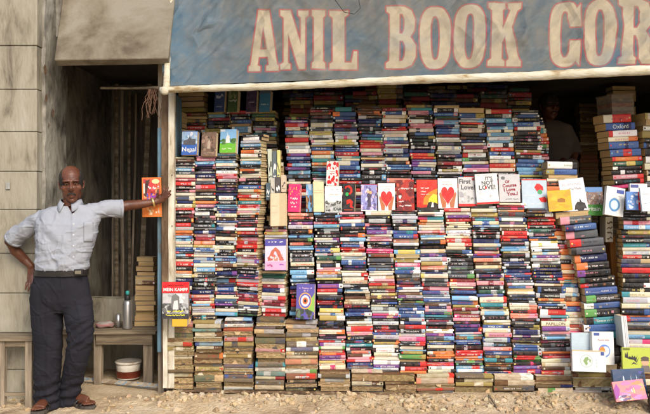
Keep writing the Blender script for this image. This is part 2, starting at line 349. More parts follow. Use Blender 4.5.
# centre block, lower tier (guides: v, left, right)
CL=[(G(210,288.5,313, 270,290,314.5, 318,291,315.5),213,320,"awd3 ark3 kS2 vpp3 Skc4 kdo4 lbn4 kuG3.5 ard3.5 lw4 kw3 kwS4 spS4.5 crc3.5 kw3.5 lbw4.5 lwk3.5 lwn3 kw4 ns3 mw4 kw4 rw4 rw4 sw4 lw4 kw4",range(22,27)),
(G(210,314,339, 270,316,340.7, 330,319,345, 370,319,345),212.5,370,"kbl5.5 krS3.5 rwp3 lb3.5 Slk3.5 kmS3 kw3.5 Swv4.5 kw3 knm3 bwy4.5 Spk3.5 gkG4 cek3 kbw4.5 pyw4 owe3 Sbs3.5 yS2 kS4 vow4.5 rpb4 cwk4 kbk4 mrk4.5 nkr3.5 yw4.5 clb3 uew5 kbs5.5 kpb4 cwo4 kvp4.5 slS4 Spv4 cwG3 orr6 vwp5 yce5 ceh4.5",()),
(G(210,339.5,364, 270,341.7,367, 325,346.5,372.5, 370,346.5,372.5),212,370,"pS2.5 rwm5 wcS4 blw3.5 kpr3.5 kw3 kro4.5 lSw4 kSw3.5 rcp4 rec4 cpS3.5 Slc4.5 bkw4.5 nvk6 ce2 wcr7.5 cre4 kwS3.5 lbw4 cd2 kdc3 dke3 cke5.5 krm3.5 nbk4.5 bnw4 kuS5 cuw5 rmS5.5 pce4 kw4.5 krb3.5 tw3.5 khw4 ars3 dkw3.5 pwr5 bw4 kwn4",()),
(G(210,365,391, 270,368,394, 325,373,399, 373,373.5,399.5),211,373,"cpw4.5 ks3 Smk4.5 krp3.5 nwr3.5 vlS4 cwe2.5 pkS4.5 kwb3.5 kpS4 hw4.5 dre4 sbS5 kS5 slb3.5 cwS4 wce4 pcw4 use5.5 kwm4 cey6 kv3 cwk4.5 Sws4 Scw3 hrc4.5 kS3 Svw4 kwr4.5 mrs5 SvS4.5 uso5 wSc3.5 wrk4.5 cew3.5 cwc4 wcS4.5 vw3 Ssl5",()),
(G(210,391.5,416.5, 270,395,420.5, 325,399.5,425.7, 374,400,426.3),210,374,"krs4 Sk2 Sw3.5 Svn4 krk3.5 cSk3.5 bkt4 bwr4.5 aSe4.5 Slw3 kn4 yel4.5 ecp3.5 uSw5 pwh4.5 tkw3 bnw4 skS4 dks3.5 mrn6 wcb5 dee3 Smv3.5 kuG4.5 skb5 bww6 bvl4 Sek4 nbw3 rmd4.5 kwS4 Spc4 pvh4.5 kwr4.5 cSk4 lS1.5 uyk3 Guu5 eGo3 kdr4.5 rpw4.5 ou3",()),
(G(210,417.5,443.5, 270,421,447.5, 325,426,453.5, 373,427.5,455),210,373,"kGw2 cpw4.5 tbh3.5 cwo5 cwS6 pwr4.5 ls2.5 cwS2 kbo5 kd4.5 cwe4.5 npv3.5 Svp4.5 uew4 awe4.5 nbS4 cry4.5 skS3.5 skr4.5 pSm4.5 bvS4 SlS4 bw3.5 cwS4 nSp3 Sbp3 nvG3 tls5 svS5 krd4.5 wse4 vmp3 skl4.5 bwn4 cwc6.5 ocw3.5 okd4 kwS3.5 rwh4 wcS3.5 cbk3.5",()),
(G(210,444.5,470, 270,448,474, 330,455,481.5, 375,456,484),208,375,"rwc4 cSw3.5 vbS3 rpm4 cek4 cws4 wbc4.5 cwe4.5 rwS4.5 cwr4 cSk3.5 kgb4 krw4 kSw4.5 kws4 sGk4.5 skS4 sSG4.5 mdr4 pwc4.5 ces4 bks3.5 nmk2.5 lSw4.5 bmo4.5 ukw6 duS3.5 mwh4 pwa3.5 khv6.5 nkr4.5 Sap2.5 lyt5.5 bwn5 kmS6 rwr6 oSl4.5 ksG5 lwr4 bnl6",()),
(G(210,471,496.8, 270,475,502.5, 330,484,511.5, 375,485,512),206,375,"ksS2.5 cwS4 yce4.5 tlm4 cwb4 bwl4.5 krS5 kwS4 nkb5 ceS3.5 slk3.5 pwe3.5 rbv4 arc4 dee3 cye4 slk4.5 nrS4.5 kSu3 pcm4.5 kwS4.5 gkS4 bmS3 chr6 tbS4 ceu4.5 lSc4 kpS4.5 yec5 bwn3.5 ceS4.5 pme4.5 Svb5 klS4.5 pwa4 bwn4.5 dou3 tdk4 dou4 kwd4 kwr4.5",()),
(G(205,497.5,524.5, 270,504,531.5, 330,512.5,540, 375,513.5,542),203,374,"cSw2.5 mrh4.5 oce2.5 skm4.5 Sc2 wlb3.5 svp3.5 cew3 dcS4 rkw4.5 rer6.5 kpS4.5 lbS6 ceu2 kmS5 kwS4 nbS5 kSw2.5 nbl4.5 bwr4.5 npS3 sSn3 blp6 ece3.5 cpw3 kbs6.5 ksS4.5 csa5.5 kmr3.5 awp5.5 krS3 sck4 knu5 nkS5.5 sov5.5 kud3 blS5 kdS8.5 rmG4.5 Gkg2.5 krh3.5 vlp4 vwr5",()),
(G(205,525.5,552, 270,533,562, 330,541.5,570, 375,542,571.5),208,375,"sbS5 kyw4 rcr4.5 rwr7 gSk3.5 kpS4.5 bSo4 wly6 klw5 cwl6 Srw6 kuw4 nuk7 kwr5.5 cwe5.5 kwb7 kwS5 oke5.5 bkS5 rew6.5 tlS5.5 ckc5.5=PAPILLON vkS4.5 paS3.5 lbS5 kpm3.5 kps4 skS4.5 or2 rwm4.5 cyS4.5 cwe4 dkS3.5 rwc4.5",())]
ORD=['first','second','third','fourth','fifth','sixth','seventh','eighth','ninth','tenth','eleventh','twelfth','thirteenth']
for j,(g,a,b,sp,hid) in enumerate(CL):
    column('L%d'%j,DL-.01*(j%3==1),a,b,g,sp,seed=31+j,hidden=hid,where=ORD[j]+' from left below the display row')
# centre block, upper tier, set back behind the row of stand-up covers
CU=[(G(116,285,308, 165,287,311, 212,288,312),116.5,212,"krG3.5 vwn3 rmp4 cek3.5 lwb4.5 cSd3 rmr4.5 cwS3.5 Slw3.5 wcS4.5 vbm3 bwn4 nbk3 lwr3.5 vbn3.5 ltw4.5 slk4 krS3 cS3 kw4 rw4 cw4 bw4 sw4 mw4 cw4"),
(G(107,309.2,331.8, 165,312,334.5, 212,314,338),107,212,"mms5 dk3 kms4 kns3.5 cSw4.5 skS4 yce4 skS4.5 cwp3 ecy4 bwn4 oce4 cwl4 tGs3.5 ode5.5 nbk4 tls4 Svp4 cw4 kw4 rw4 cw4 bw4 sw4 mw4 cw4"),
(G(107,333,355.3, 165,336,360, 212,338.5,363),107,212,"tbk4.5 bso4.5 bns3.5 krS4 mds4 nsk4 Slw4 Sph3.5 yGw5.5 kws3 bwn4 rwm4.5 cSt4.5 cSb5 bkl4 rwn4 bwl4 kw3 rw3 kw4 rw4 cw4 bw4 sw4 mw4 cw4"),
(G(106,357,380.6, 165,361,385.5, 212,364,389),106,212,"dks5 dko4.5 keS3.5 nbl4 spb4 kgS4 ktS3.5 btk3 tls3 rou4 rom4 cwp4 pwS3.5 ecb4 nvS4 cwS4 krS3 ksw4 kwl6 knS4 kw4 rw4 cw4 bw4 sw4 mw4 cw4"),
(G(107,381.5,405.8, 165,385.5,410, 212,389,414),107.5,212,"mps3.5 blw3.5 cSe3.5 cwe4.5 nkb3.5 rwr4 cpS3 chw3.5 llw3 nbv3.5 cwe4 Sbn5 nwb4 ceu3.5 kdo3.5 blw5 kmd4 kss4 adp5 kw4 rw4 cw4 bw4 sw4 mw4 cw4"),
(G(104,407,432, 165,411.5,436, 212,415,440),104.5,212,"ugs3 tgs3 pmb4.5 kuS4 wck4.5 prm5 cwk4 blk3.5 kgu3 kgw3.5 kGS3.5 kwS3.5 nvb4 rou6 vlb3 clv5 blS4 phk3.5 kS3 ks3 kw4 rw4 cw4 bw4 sw4 mw4 cw4 kw4"),
(G(105,433.8,458, 165,438,461.8, 212,441,466),105.5,212,"ekn2.5 kSw4.5 blp3.5 gks4 lvp4.5 nsS4 bwl5.5 mrd3.5 crw4.5 svk4 cvS4 SvS4 kpn4 kGS3.5 mrd4 krw3.5 wcw5 ks2 kwb4 kw4 rw4 cw4 bw4 sw4 mw4 cw4 cw4"),
(G(108,459.2,484, 165,462.8,488, 212,467,493),108,212,"ecv5 bku4.5 Swl4.5 ro2 kuc3.5 ced4.5 ksb4 ksd3 nbk3 ceS2.5 mvp4 cyd3 whr5 ktG3.5 cwe3 vkb3.5 pSw4 kw4 rw4 cw4 bw4 sw4 mw4 cw4 kw3 cw4 rw4"),
(G(109,485,511, 165,489.3,515.3, 212,494,520),109,212,"roc4.5 kuS4.5 lwt4.5 nkl3.5 ltw3 crk3 ltc3.5 wpl4.5 ltu2 wck4.5 rwo4 bwk4 wpk3.5 cwS4 reo4.5 cw4 kw4 kw4 rw4 cw4 bw4 sw4 mw4 cw4 kw3 cw4"),
(G(109,512.5,538.8, 165,517,543, 212,521,547),110,212,"Sck4.5 bns3 kyw4.5 blS4.5 wcr4 kod5.5 khS5.5 kus4 ksw4.5 rhw5 kdS4.5 bkl4 bls4 lby4 lvs4 yk2 kw4 rw4 cw4 bw4 sw4 mw4 cw4 kw3 cw4")]
for j,(g,a,b,sp) in enumerate(CU):
    nt_=len(sp.split()); tot=0; hid=[]
    column('U%d'%j,DU,a,b,g,sp,seed=61+j,jx=1.0,where=ORD[j]+' from left above the display row')
for q in NB:
    if q['key'][0]=='U' and q['v']>183: q['hid']=True
column('U10',DU+.15,117,205,G(117,526,542, 140,530,548.5, 178,530,549, 205,530,550),"ksr3 npk4 cw3 tGc4.5 pao7 Gwe6 kwS5.5 rwp5 ky4 lw4 cw4 ce4 lw4 nw4 cy4 kw4 rw4 cw4",seed=80,where='set-back stack beside the dark doorway')
column('B0',DL+.05,161.5,214,G(162,547.5,577.5, 190,548,578, 214,549,580),"wGk7 bnu5.5 ekr3 cce3.5 kom4 odk6 cee5 nw5 cw5 kw5",seed=81,hidden=range(5,10),W=.14,where='stack behind the orange card')
column('B1',DL+.06,228,374,G(229,551,568, 270,556,575, 330,568,585, 374,574,590),"mpk3 oed4.5 ceo4 kww4.5 rkp4.5 ord6 cwS4.5 kSw4.5 oer6 cee3.5 oer3 ode3 toe3.5 btl4 cwS5.5 ctl3.5 dee5 oeo4.5 blv5.5 cee6 ckw6.5 rep3 cro3.5 hro5 ued3.5 cee3.5 kw5 lw5 cw5 kw5 rw5 sw5",seed=82,hidden=range(26,32),where='narrow stack left of thick textbooks')
column('B2',DL,211,218,G(211,556,588.5),"eee7",seed=83,roll=R(-5),W=.16,where='lying topmost on the thick textbooks')
column('B3',DL-.02,216,365,G(218,558,590, 226,564,597, 240,569.5,603.5, 260,575,608, 280,580.5,614.5, 300,585,620, 335,586.5,622, 365,588,622),
"swp7.5 bwn6 skp7.5 skr7.5 spk7 nwo7.5 kwo7 kpv6.5 kwg5.5 kpr4.5 bwb7 kwG7 bsw6 kwG7.5 twk7 bnw7 tws7 kwr8 ks8 kbw8",seed=84,roll=R(-4.5),W=.17,patside='L',hidden=(18,19),where='thick textbook column right of centre')
column('R0',5.55,114,188,G(114,599,629, 128,602,635, 140,605,638.5, 160,607.5,641.5, 188,609,645),"rmc9 bwn8=Oxford whr7 cro5 byn8 bnr8 oyr5 gcy5 ksw4 kSw5 pwr5 ktr5 hvm4.5",yaw=R(17),roll=R(-4),W=.14,seed=85,side=True,where='tilted stack under the wrapped bundle')
column('R2',5.6,113,215,G(113,639,668, 165,642,671, 215,645,675),"cku6 eGs5.5 wrk4.5 uke6.5 kw4 kwb5 pmk7 wSk6 cSc6 kwe5 rhc5 kws5 kw5 rw5 cw5 lw5 kw5",yaw=R(12),W=.17,seed=86,side=True,where='right edge of photo at shoulder height')
column('R1',5.4,211,392,G(211,624,652, 300,623.5,652, 392,623,653),"kSw3 kS3 kSc3 phr4.5 lww4.5 uyk5 kms3.5 kws4 tlb4.5 cS3.5 Swc4 rck3.5 sne4.5 svn4 rmr5.5 ksn4.5 ksc4.5 ksw5 kyc4 cut5 Spw6 cwS5 kbb6 oer2.5 bor4 Sbc4 kdc4 cSu5 lbt3.5 Sph5 cSc4 twS4 mec4 cw5 kw5 ew6 dw6 cw6 kw6",yaw=R(-6),W=.13,seed=87,side=True,hidden=range(32,39),where='stack right of the thick textbooks')
column('R3',5.42,205,395,G(205,654,684, 395,653,686)," ".join(random.Random(3).choice(['kws5','cwk4','lwb5','rwm4','nws5','cke4','pwh4','uky5','Swk4']) for _ in range(42)),W=.18,seed=88,hidden=range(42),where='x')
# tier behind, upper left
for j,(a,b,x0,x1,sp) in enumerate([(113,133,186.5,207,"dem3 eud3 uds3 krd3 rwm4 cds3"),(112,133,208.5,231,"usd2 lsk3 mpd3 kdn3 kus4 uks4"),(110.5,136,231.5,252,"rsp3 kds2.5 kwn3 bls4 eus2.5 lbw6 eed3"),(110.5,152,254,277,"uee3 gus4 uks4 kdu5 Sck2 pmv3 Sck2.5 tbk4 kuu4 ecs4 kmd4 kwe4")]):
    column('T%d'%j,5.85,a,b,G(a,x0,x1),sp,seed=90+j,W=.15,yaw=R(-6),side=True,where=ORD[j]+' shaded stack at upper left')
column('T4',5.75,112,160,G(112,176,183,160,175,182),"ede4 eed4 ede4 lwb3 kwd4 eed4 ede4 eed5 eee4",seed=95,yaw=R(-10),where='left-corner stack beside the post top')
column('T5',5.9,92,112,G(92,178,205)," eed4 ede4 eed5 ude4",seed=96,yaw=R(-8),where='x')
# dim stacks behind the centre block
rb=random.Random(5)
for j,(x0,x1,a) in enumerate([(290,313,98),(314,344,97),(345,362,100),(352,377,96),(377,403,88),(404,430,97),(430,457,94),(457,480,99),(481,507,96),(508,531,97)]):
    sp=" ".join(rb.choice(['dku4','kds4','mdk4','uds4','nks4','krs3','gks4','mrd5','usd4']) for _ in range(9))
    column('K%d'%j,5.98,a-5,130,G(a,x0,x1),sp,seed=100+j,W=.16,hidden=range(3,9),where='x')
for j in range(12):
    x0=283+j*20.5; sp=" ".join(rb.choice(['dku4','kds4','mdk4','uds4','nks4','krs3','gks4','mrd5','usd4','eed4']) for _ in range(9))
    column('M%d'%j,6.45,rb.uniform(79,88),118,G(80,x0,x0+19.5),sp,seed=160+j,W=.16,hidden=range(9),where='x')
# the worn old books along the foot
OC=[(166.5,193,323,389,'pme4 eed5 gus5 eed4 cSr4 uwc4 ede5 cde3 eed5 ede5 kS3 cee4 eed6 ede5'),(194.5,222.5,321,391,'ucS3 cws4 tgs3 cwd5 eed4 lwb4 cSd3 eed3 dro6 eed4 kes3 uce4 eed4 gse6 ees5 kbs3'),
(224,253,319,390,'wSl2 bwn3 wkS3 rmr4 ede4 kSe2 pmr4 uks5 eed4 ede3 uec4 esk6 nvb4 edc3 ecS3 nsb4 ses4 eed4 Sw3'),(255.5,285,318,390,'kSs4 ecS3 nbk3 Sse4 ksk3 gus6 eed4 pmr3 ede5 eed4 sgt4 Swc4 tlS4 cem3 sks5 cpe4'),
(286,317.5,321,391,'deS3 Swe4 edd3 skS4 ude4 sSw5 blw3.5 kwe3.5 cSe3 ade5 eed4 wrG4 mmr5 ske3 eed4 gkk3'),(319,350.5,370.5,391,'ede4 kwS4 Sce4 ede4 eed5'),
(351.5,383,370.5,391.5,'cSp2.5 eud7 cSd4 eee5'),(384.5,416.5,374,393,'eed8 dkk3 ece6 ekd3'),(417,454.5,374.5,394,'cer4 cea6 ede4 mkr3 kks3'),(456,493,375.5,394.5,'seu3 cSk4 uec4 eee8'),
(494.5,534,375,396,'cew5 cSd5 kks5 kks4'),(535,572.5,375.5,397,'eSu5 ede3 kyn3 cwG5 cee3'),(574,613,374,396.5,'ued3 eed8 Slw3 Slk3 tls2')]
for j,(x0,x1,a,b,sp) in enumerate(OC):
    column('O%d'%j,5.38,a,b,G(a,x0,x1),sp,seed=120+j,old=True,W=.16,jx=.7,where=ORD[j]+' foot stack from the post')
# tan page-edge stack in the gap and stack on the table are separate columns
column('Q0',5.62,150,232,G(150,267,281, 232,268,290)," ".join(['ee5','ed4','ku3','ce4']*5),seed=140,hidden=range(20),where='x')
column('D0',5.9,257,331,G(257,137,153.5, 290,135,155, 331,134.5,155),"eee4 eed4 eee5 eed4 eee4 dee4 eee5 eed4 eee5 eee4 eed5 eee5 eee4 eed5 eee4",seed=141,W=.13,jx=.5,where='stack of tan page edges on the table')
column('Z0',6.9,86,150,G(86,612,636, 150,610,636),"eed4 ede5 eed4 eee4 eed4 eed5 ede4 eed4 eed4 eed4 eed4 eed4 eed4",seed=142,W=.16,hidden=range(13),where='x')
# --- split: the ones that show largest become things of their own
HEI=[(136,'just under the awning'),(168,'level with the bald head top'),(205,'level with the face'),(232,'level with the chest'),(268,'level with the shirt belly'),(300,'level with the belt'),(335,'level with the thighs'),(368,'level with the knees'),(500,'near the ground')]
def build_stack_books(budget):
    cand=sorted([q for q in NB if not q['hid']],key=lambda q:-q['area']); pick=set(id(q) for q in cand[:budget])
    rest=MB(); used={}; lst=[]
    bycol={}
    for q in NB: bycol.setdefault(q['key'],{})[q['i']]=q
    for q in NB:
        rg=random.Random(int(q['seed']*1e9))
        kw=dict(old=q['old'],title=q['ti'],style=q['ps'])
        if id(q) not in pick:
            book_geo(rest,q['T'],q['L'],q['W'],q['H'],q['b'],q['t'],q['p'],rg,marks=not q['hid'],**kw); continue
        mb=MB(); book_geo(mb,q['T'],q['L'],q['W'],q['H'],q['b'],q['t'],q['p'],rg,back_pages=not q['side'] or q['b']=='e',**kw)
        o=mb.build('book',[M['cover'],M['pages'],M['old']],T=q['T'])
        if q['side'] and q['b']!='e':
            pb=MB(); i=.0025; x,y,z=q['L']/2,q['W']/2,q['H']/2
            pb.box((-x+i,-y+.006,-z+.0012),(x-i,y-i,z-.0012),jit((.50,.32,.13) ,rg,.15),0)
            po=pb.build('page_block',M['pages']); po.parent=o
        nb=bycol[q['key']]; up=nb.get(q['i']-1); dn=nb.get(q['i']+1)
        w_='worn ' if q['old'] else ''
        A=w_+('tan-paged book' if q['b']=='e' else NAME[q['b']]+' book')
        o['category']='book'; o['group']='books stacked in the wall of books'
        q['o']=o; q['up']=up; q['dn']=dn; q['A']=A; lst.append(q)
    # labels: shortest wording that is unique
    def short(w): return w.replace('stack right of the wooden post','stack from the post')
    def word(l): return len(l.split())
    def mk(q,mode):
        A=q['A']; C=short(q['where']); up=NAME[q['up']['b']] if q['up'] else None; dn=NAME[q['dn']['b']] if q['dn'] else None; o_=q['i']+1
        let='' if q['b']=='e' or mode<2 else ' lettered '+NAME[q['t']]
        if mode==0: return A+((' under an ' if up[0] in 'aeiou' else ' under a ')+up+' one' if up else ' at the top')+', '+C
        if mode<3: return A+let+(', '+up+' above' if up else ', nothing above')+(', '+dn+' below' if dn else ', nothing below')+', '+C
        sf={1:'st',2:'nd',3:'rd'}.get(o_%10,'th') if o_ not in (11,12,13) else 'th'
        return A+', '+str(o_)+sf+' down, '+C
    for q in lst: q['m']=0
    for mode in range(4):
        cnt={}
        for q in lst: s=mk(q,q['m']); cnt[s]=cnt.get(s,0)+1
        for q in lst:
            s=mk(q,q['m'])
            if cnt[s]>1 and q['m']==mode and mode<3: q['m']=mode+1
    cnt={}
    for q in lst: q['o']['label']=mk(q,q['m']); cnt[q['o']['label']]=cnt.get(q['o']['label'],0)+1
    print('LABEL dup',[k for k,v in cnt.items() if v>1][:10],'long',[k for k in cnt if word(k)>16][:10])
    print('BOOKS total',len(NB),'visible',len(cand),'picked',len(lst),'min area',cand[min(budget,len(cand))-1]['area'])
    ro=rest.build('smaller_books',[M['cover'],M['pages'],M['old']])
    setp(ro,'mass of thinner paperbacks of every colour filling the rest of the book wall','books',kind='stuff')
# ---------------------------------------------------------------- books standing face out
def ell(cx,cy,rx,ry,n=18,a0=0,a1=360): return [(cx+rx*math.cos(R(a0+(a1-a0)*i/n)),cy+ry*math.sin(R(a0+(a1-a0)*i/n))) for i in range(n+(a1-a0<360))]
def heart(cx,cy,s):
    return [(cx+s*16*math.sin(t)**3/17,cy+s*(13*math.cos(t)-5*math.cos(2*t)-2*math.cos(3*t)-math.cos(4*t))/17) for t in [2*math.pi*i/26 for i in range(26)]]
W_=(.68,.67,.64);K_=(.02,.02,.022);RD=(.62,.015,.015)
FACE=[]
def facing(label,u0,u1,v0,v1,D,col,feat=(),roll=0,yaw=0,thick=.028,lean=8,side=True,name='book',group='books standing face out along the stacks',nopages=False,rnd=0):
    rg=random.Random(int(u0*10+v0)); w=(u1-u0)/F*D; h=(v1-v0)/F*D
    c=P((u0+u1)/2,(v0+v1)/2,D)
    T=Matrix.Translation(c)@Matrix.Rotation(R(roll),4,'Y')@Matrix.Rotation(R(yaw),4,'Z')@Matrix.Rotation(R(-lean),4,'X')
    e=empty(name); e.matrix_world=T
    x=w/2;z=h/2; mb=MB(); bt=.0012
    mb.box((-x,0,-z),(x,bt,z),col,0); mb.box((-x,thick-bt,-z),(x,thick,z),jit(col,rg,.1),0)
    mb.box((-x,0,-z),(-x+bt,thick,z),jit(col,rg,.1),0)
    lay=.0004; k=0
    def q(px,py): return (-x+px*w,-lay*(1+k*.6),-z+py*h)
    for f in feat:
        t=f[0]
        if t=='r': mb.poly([q(f[1],f[2]),q(f[3],f[2]),q(f[3],f[4]),q(f[1],f[4])],f[5])
        elif t=='p': mb.poly([q(a,b) for a,b in f[1]],f[2])
        elif t=='t':
            v,fc,wd=text_geo(f[1],f[6] if len(f)>6 else 0); s=f[4]*h/.72; 
            sx=s if wd*s<.92*w else .92*w/wd
            ti=f[7] if len(f)>7 else 0
            pts=[]
            for a,b in v:
                aa=a*sx; bb=(b-.36)*s
                if ti: aa,bb=aa*math.cos(R(ti))-bb*math.sin(R(ti)),aa*math.sin(R(ti))+bb*math.cos(R(ti))
                pts.append((-x+f[2]*w+aa,-lay*(1+k*.6),-z+f[3]*h+bb))
            mb.grid(pts,fc,f[5])
        elif t=='n':   # blotchy picture area: irregular small patches (x0,y0,x1,y1,[colours],count,size)
            for i in range(f[6]):
                a=rg.uniform(f[1],f[3]); b=rg.uniform(f[2],f[4]); s=f[7]*rg.uniform(.4,1.2); n=rg.randint(5,8)
                cc=jit(rg.choice(f[5]),rg,.2)
                pts=[]
                for j in range(n):
                    an=2*math.pi*j/n; rr=s*rg.uniform(.6,1.1)
                    pts.append(q(min(f[3],max(f[1],a+rr*math.cos(an))),min(f[4],max(f[2],b+rr*.75*math.sin(an)))))
                mb.poly(pts,cc); k+=.04
        elif t=='m':   # line of small print marks
            n=f[6] if len(f)>6 else 8; hh=f[4]; cw=(f[3]-f[1])/n
            for i in range(n):      # broken script-like line
                if i and rg.random()<.14: continue
                m_=3; xs_=[f[1]+(i+j/m_)*cw for j in range(m_+1)]; ys_=[f[2]+hh*rg.uniform(.1,.9) for j in range(m_+1)]; tk=hh*rg.uniform(.16,.30)
                for j in range(m_): mb.poly([q(xs_[j],ys_[j]-tk),q(xs_[j+1],ys_[j+1]-tk),q(xs_[j+1],ys_[j+1]+tk),q(xs_[j],ys_[j]+tk)],f[5])
        k+=1
    o=mb.build('cover',M['cover']); o.parent=e
    if not nopages:
        pb=MB(); pb.box((-x+bt,bt,-z+.002),(x-.003,thick-bt,z-.002),jit((.66,.52,.33),rg,.12),0)
        p=pb.build('page_block',M['pages']); p.parent=e
    setp(e,label,'book',group); FACE.append(e); return e
B_=PAL
FD=DL+.03
# row on the ledge, left to right
facing('crimson pink book with gold curls and white script, leftmost of the face-out row',288,300.3,184,212,FD,(.60,.02,.14),[('n',.05,.6,.95,.97,[(.7,.4,.1)],16,.05),('m',.2,.42,.8,.1,W_,7),('m',.2,.28,.75,.09,W_,6),('m',.3,.15,.7,.07,W_,5)],thick=.045,roll=1,yaw=-10)
facing('narrow blue and brown cover between the crimson book and a beige block of pages',306,313,184,212,FD+.01,(.12,.3,.5),[('n',0,0,1,.6,[(.12,.05,.02),(.3,.15,.06),(.05,.03,.02)],30,.18),('n',0,.6,1,1,[(.4,.5,.6)],8,.2)],thick=.04)
facing('beige book with its front pages showing, between blue-brown cover and white landscape cover',313.3,324,181.5,212,FD-.01,(.62,.50,.30),[('r',.05,.62,.9,.64,(.4,.3,.15)),('r',.05,.7,.9,.72,(.45,.33,.18))],thick=.05,yaw=8)
facing('white book patterned with big red flowers, standing above the white landscape cover',326.3,338.3,161,186,FD+.06,W_,[('n',0,0,1,1,[RD],34,.13),('r',.22,.5,.78,.66,W_),('m',.28,.55,.72,.07,(.5,.2,.2),5)],thick=.04,yaw=-12)
facing('white book with grey landscape picture across its lower half',324.8,342,186,212.5,FD-.005,W_,[('r',0,.03,1,.38,(.35,.36,.34)),('n',0,.03,1,.45,[(.1,.11,.1),(.3,.32,.28),(.05,.05,.05),(.5,.5,.48)],60,.09),('m',.2,.85,.85,.04,(.3,.3,.3),10),('m',.25,.66,.8,.05,(.5,.4,.3),8)],roll=0)
facing('black book with red swirl and green spot on its cover',342.6,355,183.5,211.5,FD,K_,[('p',[(.5,.95),(.75,.85),(.8,.7),(.6,.6),(.45,.63),(.62,.72),(.6,.82),(.35,.88),(.2,.8),(.15,.9)],(.6,.02,.01)),('p',[(.3,.4),(.6,.45),(.85,.35),(.8,.2),(.95,.1),(.6,.15),(.62,.3),(.35,.25)],(.6,.02,.01)),('p',ell(.35,.62,.13,.07),(.05,.4,.1)),('r',.15,.04,.85,.07,(.5,.05,.02))],thick=.04,yaw=-14)
facing('violet blue book with a dancing couple, between black-red book and heart cover',361,377,184.5,211,FD,(.25,.25,.5),[('n',0,0,1,1,[(.2,.16,.4),(.5,.48,.7),(.12,.1,.25),(.55,.4,.5)],60,.11),('p',[(.4,.15),(.62,.15),(.6,.5),(.68,.6),(.5,.72),(.36,.6),(.42,.45)],(.05,.04,.08)),('p',ell(.45,.73,.09,.06),(.7,.4,.25)),('p',ell(.6,.7,.09,.06),(.7,.35,.15)),('r',0,0,1,.03,(.6,.6,.6))],thick=.02)
hh=(.42,.13,.05)
def heartfeat(): return [('m',.2,.86,.8,.035,(.35,.3,.3),10),('m',.25,.77,.75,.03,(.5,.2,.2),8),('p',[(.2,.02),(.38,.02),(.42,.2),(.3,.3),(.12,.55),(.06,.48),(.12,.3)],hh),('p',[(.8,.02),(.62,.02),(.58,.2),(.7,.3),(.88,.55),(.94,.48),(.88,.3)],hh),('p',heart(.5,.46,.36),RD)]
facing('white book with red heart held by two hands, right of the violet couple cover',378,395,183,211,FD-.003,W_,heartfeat(),thick=.02)
facing('red book with small white heart and white script, taller than its neighbours',396.5,414,179.5,210.5,FD-.012,(.42,.035,.025),[('n',0,0,1,1,[(.25,.03,.02),(.5,.08,.05),(.16,.02,.02)],26,.2),('m',.12,.68,.95,.06,W_,13),('p',heart(.2,.44,.09),W_),('m',.12,.27,.4,.05,W_,4),('m',.15,.12,.85,.06,W_,9)],roll=-2,yaw=-8,thick=.03)
facing('red and yellow sunset cover with a black hilltop silhouette',416.8,437.3,179.5,211,FD-.004,(.65,.02,.01),[('p',[(.3,.25),(.35,.42),(.6,.6),(1,.72),(1,.2),(.3,.2)],(.75,.2,.01)),('p',[(.55,.25),(.6,.4),(.8,.55),(1,.5),(1,.2),(.5,.2)],(.8,.55,.03)),('p',[(0,0),(1,0),(1,.22),(.85,.28),(.78,.22),(.7,.3),(.55,.27),(.48,.12),(.2,.1),(0,.13)],(.015,.01,.01)),('p',[(.68,.12),(.74,.28),(.8,.26),(.82,.12)],W_),('m',.2,.7,.6,.05,W_,6),('m',.2,.6,.45,.04,W_,4),('m',.2,.52,.6,.025,W_,8)],thick=.02)
facing('larger white cover with red heart in cupped hands, right of the sunset cover',438,457.5,178,208.5,FD-.008,W_,heartfeat(),thick=.02)
ft=(.08,.08,.09)
facing('pale grey cover reading First Love with red base strip',458.5,477,177,206.5,FD+.005,(.50,.49,.49),[('t','First',.36,.86,.16,ft,.03),('t','Love!',.52,.66,.16,ft,.03),('p',ell(.82,.93,.09,.05),(.3,.03,.03)),('r',0,0,1,.09,RD),('m',.65,.2,.95,.12,(.2,.2,.2),4),('n',.05,.12,.6,.5,[(.42,.41,.41),(.55,.54,.54)],14,.12)],thick=.02)
facing('white cover reading It\'s not LOVE, tilted slightly, red base strip',475.8,498,173.5,204,FD-.02,W_,[('m',.1,.93,.8,.03,(.3,.3,.3),12),('t',"IT'S",.62,.84,.12,ft,.03),('t','NOT',.55,.70,.13,ft,.03),('t','LOVE!',.52,.55,.15,ft,.03),('r',.42,.5,.5,.58,RD),('r',0,0,1,.06,RD),('n',.15,.12,.75,.42,[(.62,.6,.6),(.72,.7,.7)],12,.1)],roll=-3,thick=.02)
mr=(.25,.01,.03)
facing('grey cover with dark red words Of Course I Love You',499,520,174,202,FD-.005,(.48,.47,.48),[('p',ell(.2,.86,.1,.06),(.12,.12,.13)),('t','Of',.4,.73,.1,mr,.04,5),('t','Course',.5,.6,.12,mr,.04,5),('t','I Love',.5,.45,.12,mr,.04,5),('t','You..!',.62,.3,.12,mr,.04,5),('m',.3,.08,.9,.05,(.2,.2,.2),12)],thick=.02,roll=0)
facing('pale blue cover with red and green flower, right end of the white covers',522,547,179,208.5,FD+.005,(.42,.52,.60),[('p',[(.5,.72),(.6,.85),(.72,.84),(.85,.74),(.86,.6),(.74,.64),(.6,.58)],RD),('p',ell(.72,.56,.1,.08),(.05,.3,.12)),('p',[(.66,.35),(.9,.4),(1,.3),(.95,.2),(.75,.22)],RD),('r',0,.965,1,1,(.6,.05,.04)),('m',.1,.42,.6,.035,(.7,.72,.75),10),('m',.3,.12,.75,.05,(.65,.7,.72),8)],thick=.02)
